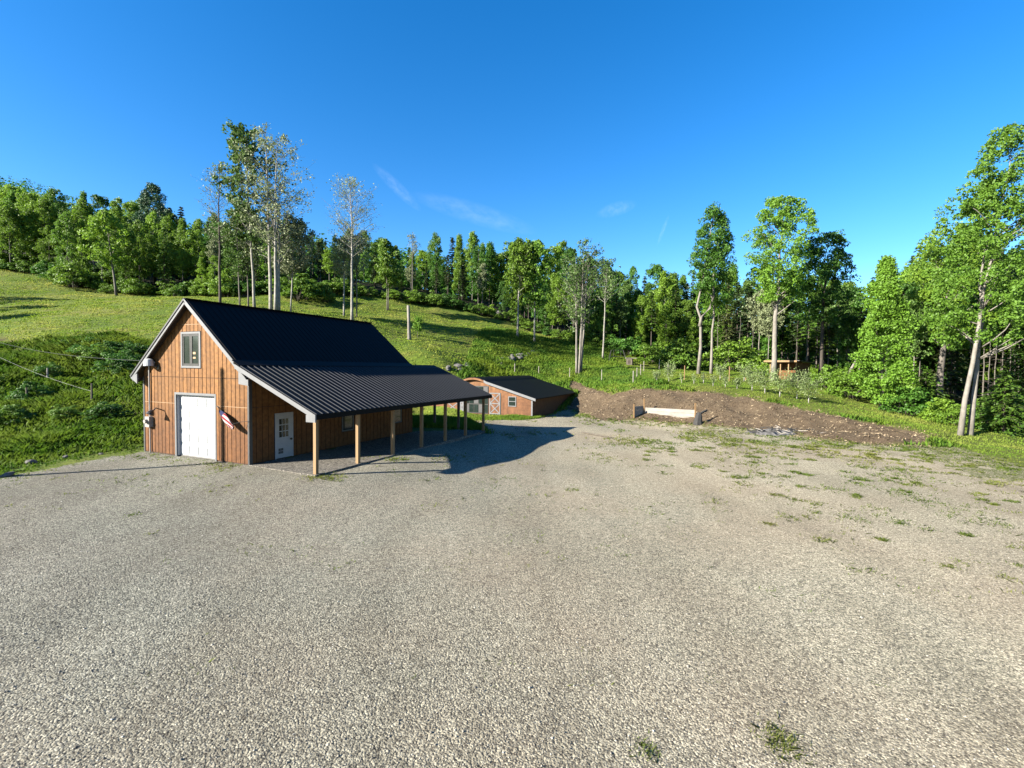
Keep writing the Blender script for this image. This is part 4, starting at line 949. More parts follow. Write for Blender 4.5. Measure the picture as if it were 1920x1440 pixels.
# bare dead trunks inside the forest on the right
for px, Y, h, ln in [(1492, 77, 8, 0), (1512, 72, 10, .06), (1565, 70, 9, .1), (1590, 69, 8, 0), (1690, 58, 11, 0), (1705, 60, 12, 0), (1722, 57, 10, .03), (1748, 59, 11, 0), (1775, 55, 9, 0), (1850, 46, 8, 0), (1862, 47, 9, .02), (1874, 46, 8.5, 0), (1888, 48, 9.5, 0), (1897, 46, 8, 0), (1908, 47, 9, .02), (1840, 48, 9, 0), (1530, 80, 11, 0), (1610, 66, 9, 0), (1385, 86, 9, .04), (1410, 84, 8, 0), (1345, 88, 9, -.03), (1552, 74, 9, 0), (1660, 62, 10, 0), (1735, 64, 11, 0), (1815, 52, 10, 0), (1925, 45, 9, 0)]:
    v = fr_.choice(FV['dead']); zn = zone(px); t = plant('dead_tree', 'bare grey dead trunk with broken twigs inside the forest ' + zn[2], 'dead tree', at(px, Y), v, h / 11, fr_.uniform(0, 6.28), 'dead trunks ' + zn[2]); t.rotation_euler[1] = ln
lt = thing('fallen_tree', 'leaning broken grey trunk beside the deep green maple right of the cabin', 'dead tree', tuple(at(1568, 62))); m_ = MB(); m_.tube([(0, 0, -.2), (1.6, 0, 2.0), (3.0, .2, 4.3)], [.2, .17, .12], 8); o_ = m_.build('trunk', MAT['bark_pale'], lt, True)

# ---- shrubs ---------------------------------------------------------------------
def shrub(px, Y, h, m, label, wide=1.0, group=None, name='shrub'):
    v = fr_.choice(VB[m]); s = h / 2.2; return plant(name, label, 'shrub', at(px, Y), v, s, fr_.uniform(0, 6.28), group, ('stem', 'foliage'), s * wide)
shrub(137, 91, 5.4, 'yellowgreen', 'big yellow green bush at the left meadow corner', .9)
shrub(560, 86, 5.0, 'shrub', 'wide bright bush right of the birches at the field top', 1.25)
shrub(425, 86, 5.0, 'yellowgreen', 'upright yellow green bush between the aspens behind the barn', .8)
shrub(612, 88, 3.4, 'yellowgreen', 'small pointed bush left of the silvery aspen at the field top', .7)
shrub(1275, 78, 5.0, 'shrub', 'broad rounded willow bush left of the forked maple', 1.1)
shrub(1375, 75, 5.2, 'shrub', 'broad rounded bush right of the forked maple', 1.15)
shrub(1220, 82, 3.6, 'shrub', 'low rounded bush behind the little brown coop', 1.2)
shrub(1180, 86, 3.8, 'maple_dark', 'dark bush behind the black swing frame', 1.1)
shrub(1425, 66, 2.6, 'yellowgreen', 'light green bush at the left side of the cabin', 1.1)
shrub(1560, 58, 3.2, 'shrub', 'light green bush close right of the cabin', 1.15)
shrub(1600, 52, 3.4, 'shrub', 'bush at the foot of the dense bright maple on its left', 1.1)
shrub(1698, 45, 2.8, 'maple_dark', 'leafy bush at the foot of the dense bright maple on its right', 1.1)
shrub(1768, 41.5, 2.2, 'yellowgreen', 'yellow green bush left of the twin pale trunks', 1.1)
shrub(1795, 40, 1.9, 'shrub', 'small bush right behind the twin pale trunks', 1.1)
shrub(1900, 40.5, 4.2, 'hemlock', 'tall dark bush behind the young hemlock at the right photo edge', .9)
shrub(1862, 38.5, 2.2, 'maple_dark', 'low bush touching the left boughs of the young hemlock', 1.0)
px = -120
while px < 1760:
    zn = zone(px); Y = edgeY(px) - fr_.uniform(-.5, 2.5)
    shrub(px, Y, fr_.uniform(1.3, 3.3), fr_.choice(['shrub', 'shrub', 'maple_dark', 'yellowgreen']), 'leafy edge shrub at the foot of the trees ' + zn[2], fr_.uniform(.9, 1.4), 'edge shrubs ' + zn[2], 'edge_shrub')
    px += fr_.uniform(11, 22)
BRAMBLE = [(165, 40), (185, 39), (205, 41), (222, 38), (240, 39), (252, 37), (236, 36), (258, 41), (150, 41), (212, 36.5), (175, 42.5), (228, 42), (128, 42), (60, 31), (120, 27.5), (200, 28), (20, 27), (-10, 33), (90, 35)]
for k, (px, Y) in enumerate(BRAMBLE):
    shrub(px, Y, fr_.uniform(.8, 1.35), fr_.choice(['maple_dark', 'shrub', 'maple_dark']), 'low dark bramble bush on the weedy bank left of the barn', fr_.uniform(1.1, 1.6), 'brambles on the bank', 'bramble_bush')
px = -90
while px < 260:
    shrub(px, edgeY(px) + fr_.uniform(3, 7), fr_.uniform(2.4, 4.2), fr_.choice(['shrub', 'maple_dark', 'yellowgreen']), 'tall undergrowth bush between the trunks at the far left of the forest', fr_.uniform(.9, 1.3), 'undergrowth at the far left', 'undergrowth_bush')
    px += fr_.uniform(16, 27)
# far wooded hillside
rng = np.random.default_rng(77); Cl = []; Nl = []
for k in range(900):
    px = rng.uniform(-260, 420); Y = rng.uniform(150, 285); x = atY(px, 690, Y)[0]; z = gz(x, Y); h = rng.uniform(8, 13); q = rng.uniform(2.2, 3.6); m = 60
    d = unit(m, rng); Cl.append(np.array([x, Y, z + h * .55]) + d * np.array([q, q, h * .5]) * (rng.uniform(.4, 1, m) ** .4)[:, None]); nn = d + unit(m, rng) * .7 + np.array([0, 0, .4]); Nl.append(nn / np.linalg.norm(nn, axis=1)[:, None])
for k in range(1500):
    px = rng.uniform(300, 2100); Y = edgeY(px) + rng.uniform(34, 70); x = atY(px, 690, Y)[0]; z = gz(x, Y); h = rng.uniform(9, 14) if k % 2 else rng.uniform(2.5, 6); q = rng.uniform(1.8, 3); m = 46; Y -= (0 if k % 2 else rng.uniform(0, 20)); x = atY(px, 690, Y)[0]; z = gz(x, Y)
    h = min(h, max(5, float(atY(px, topY(px) + 4, Y)[2] - z)))
    d = unit(m, rng); Cl.append(np.array([x, Y, z + h * .5]) + d * np.array([q, q, h * .5]) * (rng.uniform(.4, 1, m) ** .4)[:, None]); nn = d + unit(m, rng) * .7 + np.array([0, 0, .4]); Nl.append(nn / np.linalg.norm(nn, axis=1)[:, None])
Cl = np.concatenate(Cl); Nl = np.concatenate(Nl); V, Fq = leaf_quads(Cl, Nl, rng.uniform(.35, .75, len(Cl)), rng)
tagp(link('distant_forest', np_mesh('distant_forest', V, Fq), MAT['maple_dark']), 'far wooded hillside and deep forest behind the treeline', 'forest', kind='stuff')
# trees left of the frame whose long shadows cross the meadow
for x, y, h in ((-84, 50, 15), (-92, 57, 18), (-79, 43, 13), (-98, 66, 17)):
    v = fr_.choice(VD['maple']); plant('meadow_tree', 'tree left of the photo that throws a long shadow over the meadow', 'tree', (x, y, gz(x, y) - .2), v, h / 15, fr_.uniform(0, 6), 'trees left of the photo')

# ---- grass ----------------------------------------------------------------------
def M_grass(name, c1, c2, dry):
    m, nt, out = nmat(name); pos = N(nt, 'ShaderNodeNewGeometry'); g = pos.outputs['Random Per Island']; P = pos.outputs['Position']
    col = ramp(nt, g, [(0, c1), (1, c2)])
    n2 = noise(nt, P, .16, 5, .6); n3 = noise(nt, P, .8, 3, .6)
    col = mix(nt, 1.0, col, (LB_, LB_, LB_), 'MULTIPLY')
    col = mix(nt, ramp(nt, mth(nt, 'ADD', mth(nt, 'MULTIPLY', n2, .7), mth(nt, 'MULTIPLY', n3, .3)), [(.44, (0, 0, 0)), (.62, (.8, .8, .8))]), col, dry)
    d = N(nt, 'ShaderNodeBsdfPrincipled', {'Base Color': col, 'Roughness': .7, 'Specular IOR Level': .15}); t = N(nt, 'ShaderNodeBsdfTranslucent', {'Color': col})
    nt.links.new(N(nt, 'ShaderNodeMixShader', {0: .4, 1: d.outputs[0], 2: t.outputs[0]}).outputs[0], out.inputs[0]); return m
MAT['grass'] = M_grass('meadow_blades', (.09, .165, .012), (.19, .275, .024), (.29, .28, .065))
MAT['weeds'] = M_grass('weed_leaves', (.022, .065, .006), (.085, .155, .012), (.12, .16, .02))
MAT['lush'] = M_grass('lush_blades', (.05, .13, .014), (.12, .21, .024), (.15, .20, .02))
MAT['creeping'] = M_grass('creeping_weeds', (.055, .10, .012), (.13, .18, .025), (.18, .18, .045))
MAT['lawn'] = M_grass('lawn_blades', (.07, .14, .012), (.15, .235, .022), (.19, .205, .045))
def blades(XY, per, h, wd, rng, lean=.45, clump=.12):
    n = len(XY); z = hz(XY[:, 0], XY[:, 1]); B = np.repeat(np.stack([XY[:, 0], XY[:, 1], z], -1), per, 0); N_ = len(B)
    B[:, :2] += rng.normal(size=(N_, 2)) * np.repeat(clump if np.ndim(clump) else np.full(n, clump), per)[:, None]
    hh = np.repeat(h, per) * rng.uniform(.55, 1.25, N_); ww = np.repeat(wd, per) * rng.uniform(.6, 1.3, N_)
    an = rng.uniform(0, 6.28, N_); d = np.stack([np.cos(an), np.sin(an), np.zeros(N_)], -1); ln = d[:, [1, 0, 2]] * np.array([1, -1, 1]) * rng.normal(size=(N_, 1)) * lean + np.array([.12, .02, 0])
    B[:, 2] -= .04
    tip = B + (np.array([0, 0, 1.]) + ln) * hh[:, None]; mid = B + (np.array([0, 0, 1.]) + ln * .55) * hh[:, None] * .55
    V = np.stack([B - d * ww[:, None] * .6, B + d * ww[:, None] * .6, mid + d * ww[:, None] * .5, tip, mid - d * ww[:, None] * .5], 1).reshape(-1, 3)
    i = np.arange(N_) * 5
    return V, i
def blade_mesh(name, V, i):
    me = bpy.data.meshes.new(name); Fl = np.concatenate([np.stack([i, i + 1, i + 2, i + 3, i + 4], -1)]).astype(np.int32)
    me.vertices.add(len(V)); me.vertices.foreach_set('co', V.astype(np.float32).ravel()); me.loops.add(Fl.size); me.loops.foreach_set('vertex_index', Fl.ravel())
    me.polygons.add(len(Fl)); me.polygons.foreach_set('loop_start', np.arange(0, Fl.size, 5, dtype=np.int32)); me.update(calc_edges=True); return me
def scatter(n, x0, x1, y0, y1, keep, rng):
    X = rng.uniform(x0, x1, n); Y = rng.uniform(y0, y1, n); inv = np.abs(X) < Y * 1.25 + 4
    X, Y = X[inv], Y[inv]; k = keep(X, Y); return np.stack([X[k], Y[k]], -1)
BARN_P = [barn_xy(-7.5, -.1), barn_xy(4.1, -.3), barn_xy(4.1, 14.7), barn_xy(-7.5, 11.7)]
SHED_P = [np.array([2.0, 46.3]) + DW * a + DL * b for a, b in ((.1, -.05), (.1, 14.1), (-8.3, 14.1), (-8.3, 3), (-12.9, 3), (-12.9, -.05))]
def open_ground(X, Y, m=.0): return (sdist(X, Y, GRAVEL) < m) & (sdist(X, Y, BANK) < -.1) & (sdist(X, Y, BARN_P) < 0) & (sdist(X, Y, SHED_P) < 0)
rng = np.random.default_rng(3)
# rank weeds on the near left bank
P_ = scatter(60000, -62, -14, 18, 47, lambda X, Y: open_ground(X, Y, .1) & (seg_dist(X, Y, DITCH, False) > .5 * rng.random(len(X))), rng)
big = vnoise(P_[:, 0], P_[:, 1], 2.6, 22); edge_ = np.clip(-sdist(P_[:, 0], P_[:, 1], GRAVEL) / 3, .15, 1)
sel = RNG.random(len(P_)) < .25 + .75 * big
P_, big, edge_ = P_[sel], big[sel], edge_[sel]
dist = P_[:, 1]
V, i = blades(P_, 6, (.22 + .55 * big ** 1.5) * edge_, .035 + .0016 * dist, rng, .7, .16)
tagp(link('bank_weeds', blade_mesh('bank_weeds', V, i), MAT['weeds']), 'rank dark green weeds covering the bank left of the barn', 'weeds', kind='stuff')
# hillside meadow
P_ = scatter(150000, -130, 14, 30, 99, lambda X, Y: open_ground(X, Y) & (sdist(X, Y, FOREST) < .5) & (seg_dist(X, Y, DITCH, False) > .9), rng)
keepn = RNG.random(len(P_)) < np.clip(40 / P_[:, 1], .3, 1); P_ = P_[keepn]
big = vnoise(P_[:, 0], P_[:, 1], 3.3, 31) * .6 + vnoise(P_[:, 0], P_[:, 1], 1.3, 32) * .4
V, i = blades(P_, 4, .09 + (.10 + .22 * np.clip((52 - P_[:, 1]) / 14, 0, 1)) * big ** 2, .025 + .0010 * P_[:, 1], rng, .6, .2)
tagp(link('meadow_grass', blade_mesh('meadow_grass', V, i), MAT['grass']), 'sunlit yellow green grass of the hillside meadow', 'grass', kind='stuff')
# orchard lawn, fenced garden and the lush strip at the forest edge
P_ = scatter(90000, -6, 62, 28, 92, lambda X, Y: open_ground(X, Y) & (sdist(X, Y, FOREST) < 1) & (X > -8 + (Y - 60) * .1), rng)
lush = np.clip(vnoise(P_[:, 0], P_[:, 1], 3.5, 41) * 1.2 - .2, 0, 1); nearf = np.clip(1 - (-sdist(P_[:, 0], P_[:, 1], FOREST)) / 8.5, 0, 1); gard = (P_[:, 0] < 17) & (P_[:, 1] > 52)
nearb = np.exp(-(sdist(P_[:, 0], P_[:, 1], BANK) / 1.2) ** 2) * (vnoise(P_[:, 0], P_[:, 1], 2.2, 44) > .5)
h_ = .07 + .08 * lush + .55 * nearf + .35 * gard * (.4 + lush) + .25 * nearb
tall = (nearf > .12) | gard | (nearb > .4)
V, i = blades(P_[~tall], 4, h_[~tall], .025 + .0008 * P_[~tall][:, 1], rng, .5, .15)
tagp(link('lawn_grass', blade_mesh('lawn_grass', V, i), MAT['lawn']), 'short mown grass of the orchard lawn', 'grass', kind='stuff')
V, i = blades(P_[tall], 4, h_[tall], .03 + .0009 * P_[tall][:, 1], rng, .5, .15)
tagp(link('tall_grass', blade_mesh('tall_grass', V, i), MAT['lush']), 'tall lush grass of the garden and forest margin', 'grass', kind='stuff')
# weeds creeping over the gravel and along its edges
def gk(X, Y):
    g = sdist(X, Y, GRAVEL); v = vnoise(X, Y, 2.4, 51) * .5 + vnoise(X, Y, .8, 52) * .5
    right = np.clip((X - 5) / 14, 0, 1) * np.clip((Y - 7) / 10, 0, 1); edge2 = np.exp(-(g / 2.2) ** 2)
    return (g > -.6) & (rng.random(len(X)) < np.clip((v - .585 + .20 * right + .22 * edge2) * 2.6, 0, .9)) & (sdist(X, Y, BARN_P) < 0)
P_ = scatter(60000, -32, 42, 7, 50, gk, rng)
hand = []
for px, py, n, sp in [(1462, 1390, 200, .13), (1208, 1408, 60, .07), (1890, 1085, 30, .1), (1800, 1055, 12, .1), (1075, 918, 20, .15), (1195, 830, 260, .9), (1320, 815, 240, 1.0), (1380, 826, 120, .6), (1430, 830, 90, .5), (1290, 822, 100, .5), (590, 893, 60, .22), (623, 893, 60, .22), (410, 872, 26, .25), (433, 874, 26, .2), (745, 858, 70, .25), (700, 858, 40, .4), (830, 858, 40, .4), (247, 962, 10, .1), (1475, 970, 30, .2), (1600, 972, 40, .25), (1690, 925, 60, .4), (1780, 950, 60, .5), (1850, 980, 60, .5)]:
    q = atz(px, py, gz(*atz(px, py, -.5)[:2])); hand.append(q[:2] + rng.normal(size=(n, 2)) * np.array([sp, sp * 1.2]))
for k in range(400):
    x = rng.uniform(7, 31); y = rng.uniform(11, 33); n = rng.integers(5, 34)
    if rng.random() < np.clip((x - 3) / 16, .12, 1) and float(sdist(np.array([x]), np.array([y]), GRAVEL)[0]) > 0: hand.append(np.array([x, y]) + rng.normal(size=(n, 2)) * rng.uniform(.05, .28))
P_ = np.concatenate([P_] + hand)
V, i = blades(P_, 4, np.full(len(P_), .035) * (1 + rng.uniform(0, 1, len(P_))) + .0022 * P_[:, 1], .005 + .0009 * P_[:, 1], rng, .9, .06)
tagp(link('gravel_weeds', blade_mesh('gravel_weeds', V, i), MAT['creeping']), 'low weeds and grass creeping over the gravel', 'weeds', kind='stuff')
# green fringe in front of the low shed and behind the barn
P_ = scatter(40000, -14, 6, 30, 47, lambda X, Y: open_ground(X, Y, .4), rng)
V, i = blades(P_, 4, .12 + .25 * vnoise(P_[:, 0], P_[:, 1], 2, 61), np.full(len(P_), .06), rng, .5, .12)
tagp(link('yard_grass', blade_mesh('yard_grass', V, i), MAT['lush']), 'green grass between the barn and the low shed', 'grass', kind='stuff')

# loose stones lying on the nearest gravel
P_ = scatter(60000, -16, 16, 4.2, 15, lambda X, Y: rng.random(len(X)) < np.clip(1.15 - (Y - 4) / 11, .05, 1), rng); n = len(P_); z = hz(P_[:, 0], P_[:, 1])
O6 = np.array([(1, 0, 0), (0, 1, 0), (-1, 0, 0), (0, -1, 0), (0, 0, .75), (0, 0, -.6)], float)
sz = rng.uniform(.005, .0125, n) * (1 + .8 * (rng.random(n) > .93)); an = rng.uniform(0, 6.28, n); jit = O6[None] * rng.uniform(.6, 1.3, (n, 6, 1)) + rng.normal(size=(n, 6, 3)) * .18
ca, sa_ = np.cos(an)[:, None], np.sin(an)[:, None]
V = np.stack([jit[:, :, 0] * ca - jit[:, :, 1] * sa_, jit[:, :, 0] * sa_ + jit[:, :, 1] * ca, jit[:, :, 2]], -1) * sz[:, None, None] + np.stack([P_[:, 0], P_[:, 1], z + sz * .3], -1)[:, None, :]
T8 = np.array([(0, 1, 4), (1, 2, 4), (2, 3, 4), (3, 0, 4), (1, 0, 5), (2, 1, 5), (3, 2, 5), (0, 3, 5)])
def stone_mat():
    m, nt, out = nmat('loose_stone'); g = N(nt, 'ShaderNodeNewGeometry').outputs['Random Per Island']
    principled(nt, out, ramp(nt, g, [(0, (.13, .125, .115)), (.4, (.22, .205, .175)), (.8, (.42, .385, .32)), (1, (.7, .66, .58))]), .9, 0, .2); return m
tagp(link('loose_stones', np_mesh('loose_stones', V.reshape(-1, 3), (T8[None] + 6 * np.arange(n)[:, None, None]).reshape(-1, 3)), stone_mat()), 'loose stones lying on the gravel in the foreground', 'gravel', kind='stuff')

# ------------------------------------------------------------------ small things
def hit(px, py, y0=8., y1=110.):
    """where the line of sight through a pixel meets the ground"""
    Ys = np.linspace(y0, y1, 260); r = ray(px, py); X = r[0] * Ys / r[1]; Zr = CZ + r[2] * Ys / r[1]; Zt = hz(X, Ys)
    k = np.argmax(Zt >= Zr)
    if not (Zt >= Zr).any(): k = len(Ys) - 1
    return np.array([X[k], Ys[k], Zt[k]])
# orchard saplings: white trunk guards and small crowns
def sapling_meshes(seed, h, crown, blossom):
    rng = np.random.default_rng(seed); t = MB(); t.tube([(0, 0, -.1), (.01, 0, h * .5), (.03, .01, h * .9)], [.028, .02, .01], 6)
    C = []
    for k in range(9 if crown > .3 else 5):
        an = rng.uniform(0, 6.28); L = crown * rng.uniform(.5, 1.1); z0 = h * rng.uniform(.42, .7); b = np.array([math.cos(an) * L, math.sin(an) * L, z0 + L * rng.uniform(.3, .9)])
        t.tube([(0, 0, z0), b * .5 + np.array([0, 0, z0 * .5]), b], [.014, .01, .005], 4); m = int(120 * crown)
        C.append(b * rng.uniform(.35, 1.05, m)[:, None] + np.array([0, 0, z0]) * (1 - rng.uniform(.6, 1, m))[:, None] + rng.normal(size=(m, 3)) * .16 * (crown + .2))
    C = np.concatenate(C); nn = unit(len(C), rng) + np.array([0, 0, .4]); nn /= np.linalg.norm(nn, axis=1)[:, None]
    V, Fq = leaf_quads(C, nn, rng.uniform(.04, .085, len(C)), rng); cm = np_mesh('crown', V, Fq); cm.materials.append(MAT['blossom']); tm = t.mesh('trunk', True); tm.materials.append(MAT['bark_grey'])
    g = MB(); g.tube([(0, 0, -.05), (0, 0, .5)], [.045, .04], 8); gm = g.mesh('trunk_guard', True); gm.materials.append(MAT['pvc'])
    return tm, cm, gm
SAP = [(1231, 717, 1.5, .45, 'sapling with a small tuft of pale leaves right of the garden fence corner'), (1254, 717, 2.2, .85, 'white blossoming sapling left of the forked maple'), (1278, 719, 1.3, .25, 'bare looking sapling between the blossoming one and the forked maple'),
       (1301, 721, 1.2, .25, 'small sapling at the foot of the forked maple'), (1319, 719, 1.4, .3, 'thin sapling just right of the forked maple'), (1337, 724, 1.2, .3, 'sapling below the slender pale maple behind'), (1360, 727, 1.5, .35, 'taller thin sapling midway between forked maple and cabin'),
       (1382, 730, 1.3, .4, 'sapling with a short white guard midway along the orchard row'), (1410, 733, 2.1, .75, 'leafy sapling to the left below the cabin'), (1434, 738, 2.4, 1.0, 'bushy sapling right in front of the cabin tree'), (1462, 744, 2.5, 1.05, 'bushy sapling in front of the cabin'), (1494, 750, 2.5, 1.1, 'bushy sapling second from the right end of the row'), (1516, 756, 2.7, 1.25, 'fullest sapling at the right end of the orchard row'),
       (1395, 716, 2.0, .9, 'leafy sapling in the rear row behind the middle of the orchard'), (1350, 712, 1.8, .8, 'leafy sapling in the rear row right of the slender pale maple')]
for k, (px, py, h, c, lb) in enumerate(SAP):
    plant('fruit_sapling', lb, 'sapling', hit(px, py), sapling_meshes(300 + k, h, c, k), 1, random.uniform(0, 6), 'orchard saplings', ('trunk', 'crown', 'trunk_guard'))
# garden fence: posts with wire mesh between them
FP = [hit(*p) for p in ((965, 703), (1010, 706), (1068, 710), (1128, 714), (1187, 719), (1194, 711), (1201, 703), (1207, 696))]
gf = thing('garden_fence', 'wire mesh fence on pale posts round the grassy garden behind the low shed', 'fence', tuple(FP[1])); O_ = FP[1]
for p in FP:
    q = p - O_; m_ = MB(); m_.tube([(q[0], q[1], q[2] - .4), (q[0], q[1], q[2] + 1.45)], [.055, .05], 7); m_.build('post', MAT['greywood'], gf)
for a, b in zip(FP[:-1], FP[1:]):
    m_ = MB(); a = a - O_; b = b - O_; L = np.linalg.norm(b - a); n = max(2, int(L / .3))
    for k in range(6): m_.tube([a + (0, 0, .12 + k * .23), (a + b) / 2 + np.array([0, 0, .11 + k * .23]), b + (0, 0, .12 + k * .23)], .0035, 3, False)
    for k in range(1, n): c = a + (b - a) * k / n; m_.tube([c + (0, 0, .1), c + (0, 0, 1.28)], .0025, 3, False)
    m_.build('wire_mesh', MAT['wire'], gf)
for px, py, h, mt_, lb in [(1252, 704, 1.6, 'greywood', 'pale fence post right of the garden fence under the bushes'), (1283, 712, 1.7, 'lumber', 'yellowish fence post left of the forked maple'), (1367, 716, 1.8, 'lumber', 'brown fence post behind the orchard row'), (1398, 715, 1.6, 'lumber', 'orange brown fence post left of the cabin'), (1236, 692, 1.5, 'greywood', 'thin pale post farther back beside the brown coop'),
                        (50, 760, 1.15, 'oldpost', 'weathered fence post among weeds at the far left'), (172, 757, 1.25, 'oldpost', 'weathered fence post among weeds closer to the barn'), (89, 716, .9, 'greywood', 'short pale stake on the bank above the two fence posts')]:
    t = thing('fence_post', lb, 'post', tuple(hit(px, py))); m_ = MB(); m_.tube([(0, 0, -.4), (.02, 0, h)], [.06 if px > 300 else .07, .05], 7); m_.build('shaft', MAT[mt_], t)
# snag in the field and the sapling beside it
t = thing('snag', 'straight pale tree trunk cut off at the top standing in the sunny field', 'dead tree', tuple(hit(767, 638))); m_ = MB(); m_.tube([(0, 0, -.5), (.02, 0, .3), (-.05, 0, 2.6), (-.14, 0, 4.75)], [.30, .24, .2, .19], 10); m_.build('trunk', MAT['bark_pale'], t, True)
p = hit(783, 634); tm, cm = wispy_tree(401, H=2.7, hb=.35, Rc=.55, nl=30, leaf=.11, per=26, r0=.03, twig=.006); tm.materials.append(MAT['bark_grey']); cm.materials.append(MAT['maple']); plant('field_sapling', 'small green sapling right beside the cut off trunk in the field', 'sapling', p, (tm, cm))
# swing frame and coop
p = hit(1157, 679); sf = thing('swing_frame', 'black A shaped swing frame standing in front of the dark trees', 'frame', tuple(p))
for sx in (-1, 1):
    for sy in (-1, 1):
        m_ = MB(); m_.tube([(sx * 1.55, sy * .8, -.1), (sx * 1.0, 0, 2.0)], .05, 7); m_.build('leg', MAT['black'], sf)
m_ = MB(); m_.tube([(-1.1, 0, 2.0), (1.1, 0, 2.0)], .05, 7); m_.build('top_bar', MAT['black'], sf)
m_ = MB(); m_.box(-1.35, 1.35, -.32, .22, .88, .96); m_.build('seat', MAT['black'], sf)
for sx in (-.6, .6):
    m_ = MB(); m_.tube([(sx, 0, 2.0), (sx, -.05, .95)], .012, 5); m_.build('chain', MAT['black'], sf)
p = hit(1182, 684); cp_ = thing('coop', 'little brown wooden coop with a flat overhanging roof beside the swing frame', 'coop', tuple(p), -.4)
m_ = MB(); m_.box(-.6, .35, -.5, .6, -.1, 1.0); m_.build('wall', MAT['oldpost'], cp_); m_ = MB(); m_.box(-.8, 1.1, -.7, .75, 1.0, 1.07); m_.build('roof', MAT['greywood'], cp_); m_ = MB(); m_.box(-.35, .1, -.515, -.5, .12, .7); m_.build('door', MAT['soffit'], cp_)  # the door is a dark panel standing in for a shaded opening
# small open cabin
p = hit(1493, 716); cb_ = thing('cabin', 'small flat roofed cabin of orange boards half hidden by the orchard bushes', 'cabin', tuple(p), R(-53))
m_ = MB(); m_.box(-3.4, -.1, 1.7, 1.8, -.3, 2.5); m_.box(-3.4, -3.3, .0, 1.7, -.3, 1.2); m_.box(-1.5, -.12, .0, .1, -.2, 1.1); m_.build('wall', MAT['siding'], cb_)
m_ = MB(); m_.box(-.1, 0, .1, 3.9, -.3, 2.4); m_.build('side_wall', MAT['cedar'], cb_)
for x, y in ((-3.3, .05), (-2.0, .05), (-1.0, .05), (-.07, .03)):
    m_ = MB(); m_.box(x - .06, x + .06, y - .06, y + .06, -.3, 2.46); m_.build('post', MAT['lumber'], cb_)
m_ = MB(); m_.prism([(-3.9, -.5, 2.62), (.5, -.5, 2.62), (.5, 4.3, 2.42), (-3.9, 4.3, 2.42)], (0, 0, .08)); cr = m_.build('roof', MAT['darktrim'], cb_)
m_ = MB(); m_.box(-3.92, .2, -.54, -.502, 2.46, 2.68); m_.build('fascia', MAT['lumber'], cr)
# plank bay
A_, B_, C_ = hit(1188, 784), hit(1207, 776), hit(1303, 783)
bay = thing('plank_bay', 'low open storage bay of whitish planks in front of the dirt bank', 'storage bay', tuple(B_)); 
zb = min(A_[2], B_[2], C_[2]) - .15
def wallp(a, b, h, th, rows, mat):
    a = a - B_; b = b - B_; d = (b - a)[:2]; n = np.array([-d[1], d[0]]) / np.linalg.norm(d) * th; hh = h / rows
    for k in range(rows):
        m_ = MB(); z0 = zb - B_[2] + k * hh + .1
        m_.prism([(a[0], a[1], z0), (b[0], b[1], z0), (b[0] + n[0], b[1] + n[1], z0), (a[0] + n[0], a[1] + n[1], z0)], (0, 0, hh - .015)); m_.build('plank', MAT[mat], bay)
wallp(B_, C_, 1.0, .06, 3, 'greywood'); wallp(A_, B_, 1.15, .06, 3, 'greywood')
for q, h in ((A_, 1.3), (B_, 1.35), (C_, 1.35)):
    q = q - B_; m_ = MB(); m_.box(q[0] - .06, q[0] + .06, q[1] - .1, q[1] - .0, q[2] - .4, q[2] + h); m_.build('post', MAT['lumber'], bay)
D_ = hit(1308, 796); t = thing('burnt_stump', 'black burnt stump at the right end of the plank bay', 'stump', tuple(D_)); m_ = MB(); m_.tube([(0, 0, -.1), (.02, 0, .25), (.1, .05, .7), (.16, .1, 1.0)], [.44, .36, .3, .16], 7); m_.tube([(.1, .05, .8), (.5, .2, 1.05), (.95, .35, 1.25)], [.1, .08, .05], 6); m_.build('wood', MAT['charcoal'], t)  # invented black lump; its side stub stands in for a cast shadow streak
# burn pile
p = hit(1457, 812); bp = thing('burn_pile', 'burnt out heap of ash and charred sticks at the edge of the gravel', 'ash heap', tuple(p)); rng = np.random.default_rng(8)
n1, n2 = 26, 7; V = [(0, 0, .2)]
for j in range(1, n2):
    for i in range(n1):
        an = i * 6.28 / n1; r = j / (n2 - 1); V.append((math.cos(an) * r * 2.2 * (1 + .15 * math.sin(3 * an)), math.sin(an) * r * 1.35, max(-.06, .22 * (1 - r ** 1.5) + rng.normal() * .07 - .05 * (j == n2 - 1) * 2)))
m_ = MB(); m_.v = V; m_.f = [(0, 1 + i, 1 + (i + 1) % n1) for i in range(n1)] + [(1 + (j - 1) * n1 + i, 1 + j * n1 + i, 1 + j * n1 + (i + 1) % n1, 1 + (j - 1) * n1 + (i + 1) % n1) for j in range(1, n2 - 1) for i in range(n1)]
m_.build('ash', M_mottle('grey_ash', (.012, .012, .012), (.26, .25, .24), 3.2, .95, bstr=.6), bp, True)
for k in range(98):
    c = np.array([rng.normal() * 1.1, rng.normal() * .6, .08 + rng.uniform(0, .28)]); d = unit(1, rng)[0]; d[2] *= .25; L = rng.uniform(.12, .55); m_ = MB(); m_.tube([c - d * L, c, c + d * L], [.02, .035, .018], 5); m_.build('charred_stick', MAT['charcoal'] if k % 4 else MAT['greywood'], bp)
a, b = hit(1092, 812), hit(1146, 823); t = thing('log', 'thin weathered pole lying on the gravel left of the plank bay', 'log', tuple(a)); m_ = MB(); m_.tube([(0, 0, .05), (b - a) * .5 + (0, 0, .06), (b - a) + (0, 0, .05)], [.07, .06, .04], 7); m_.build('shaft', MAT['oldpost'], t, True)
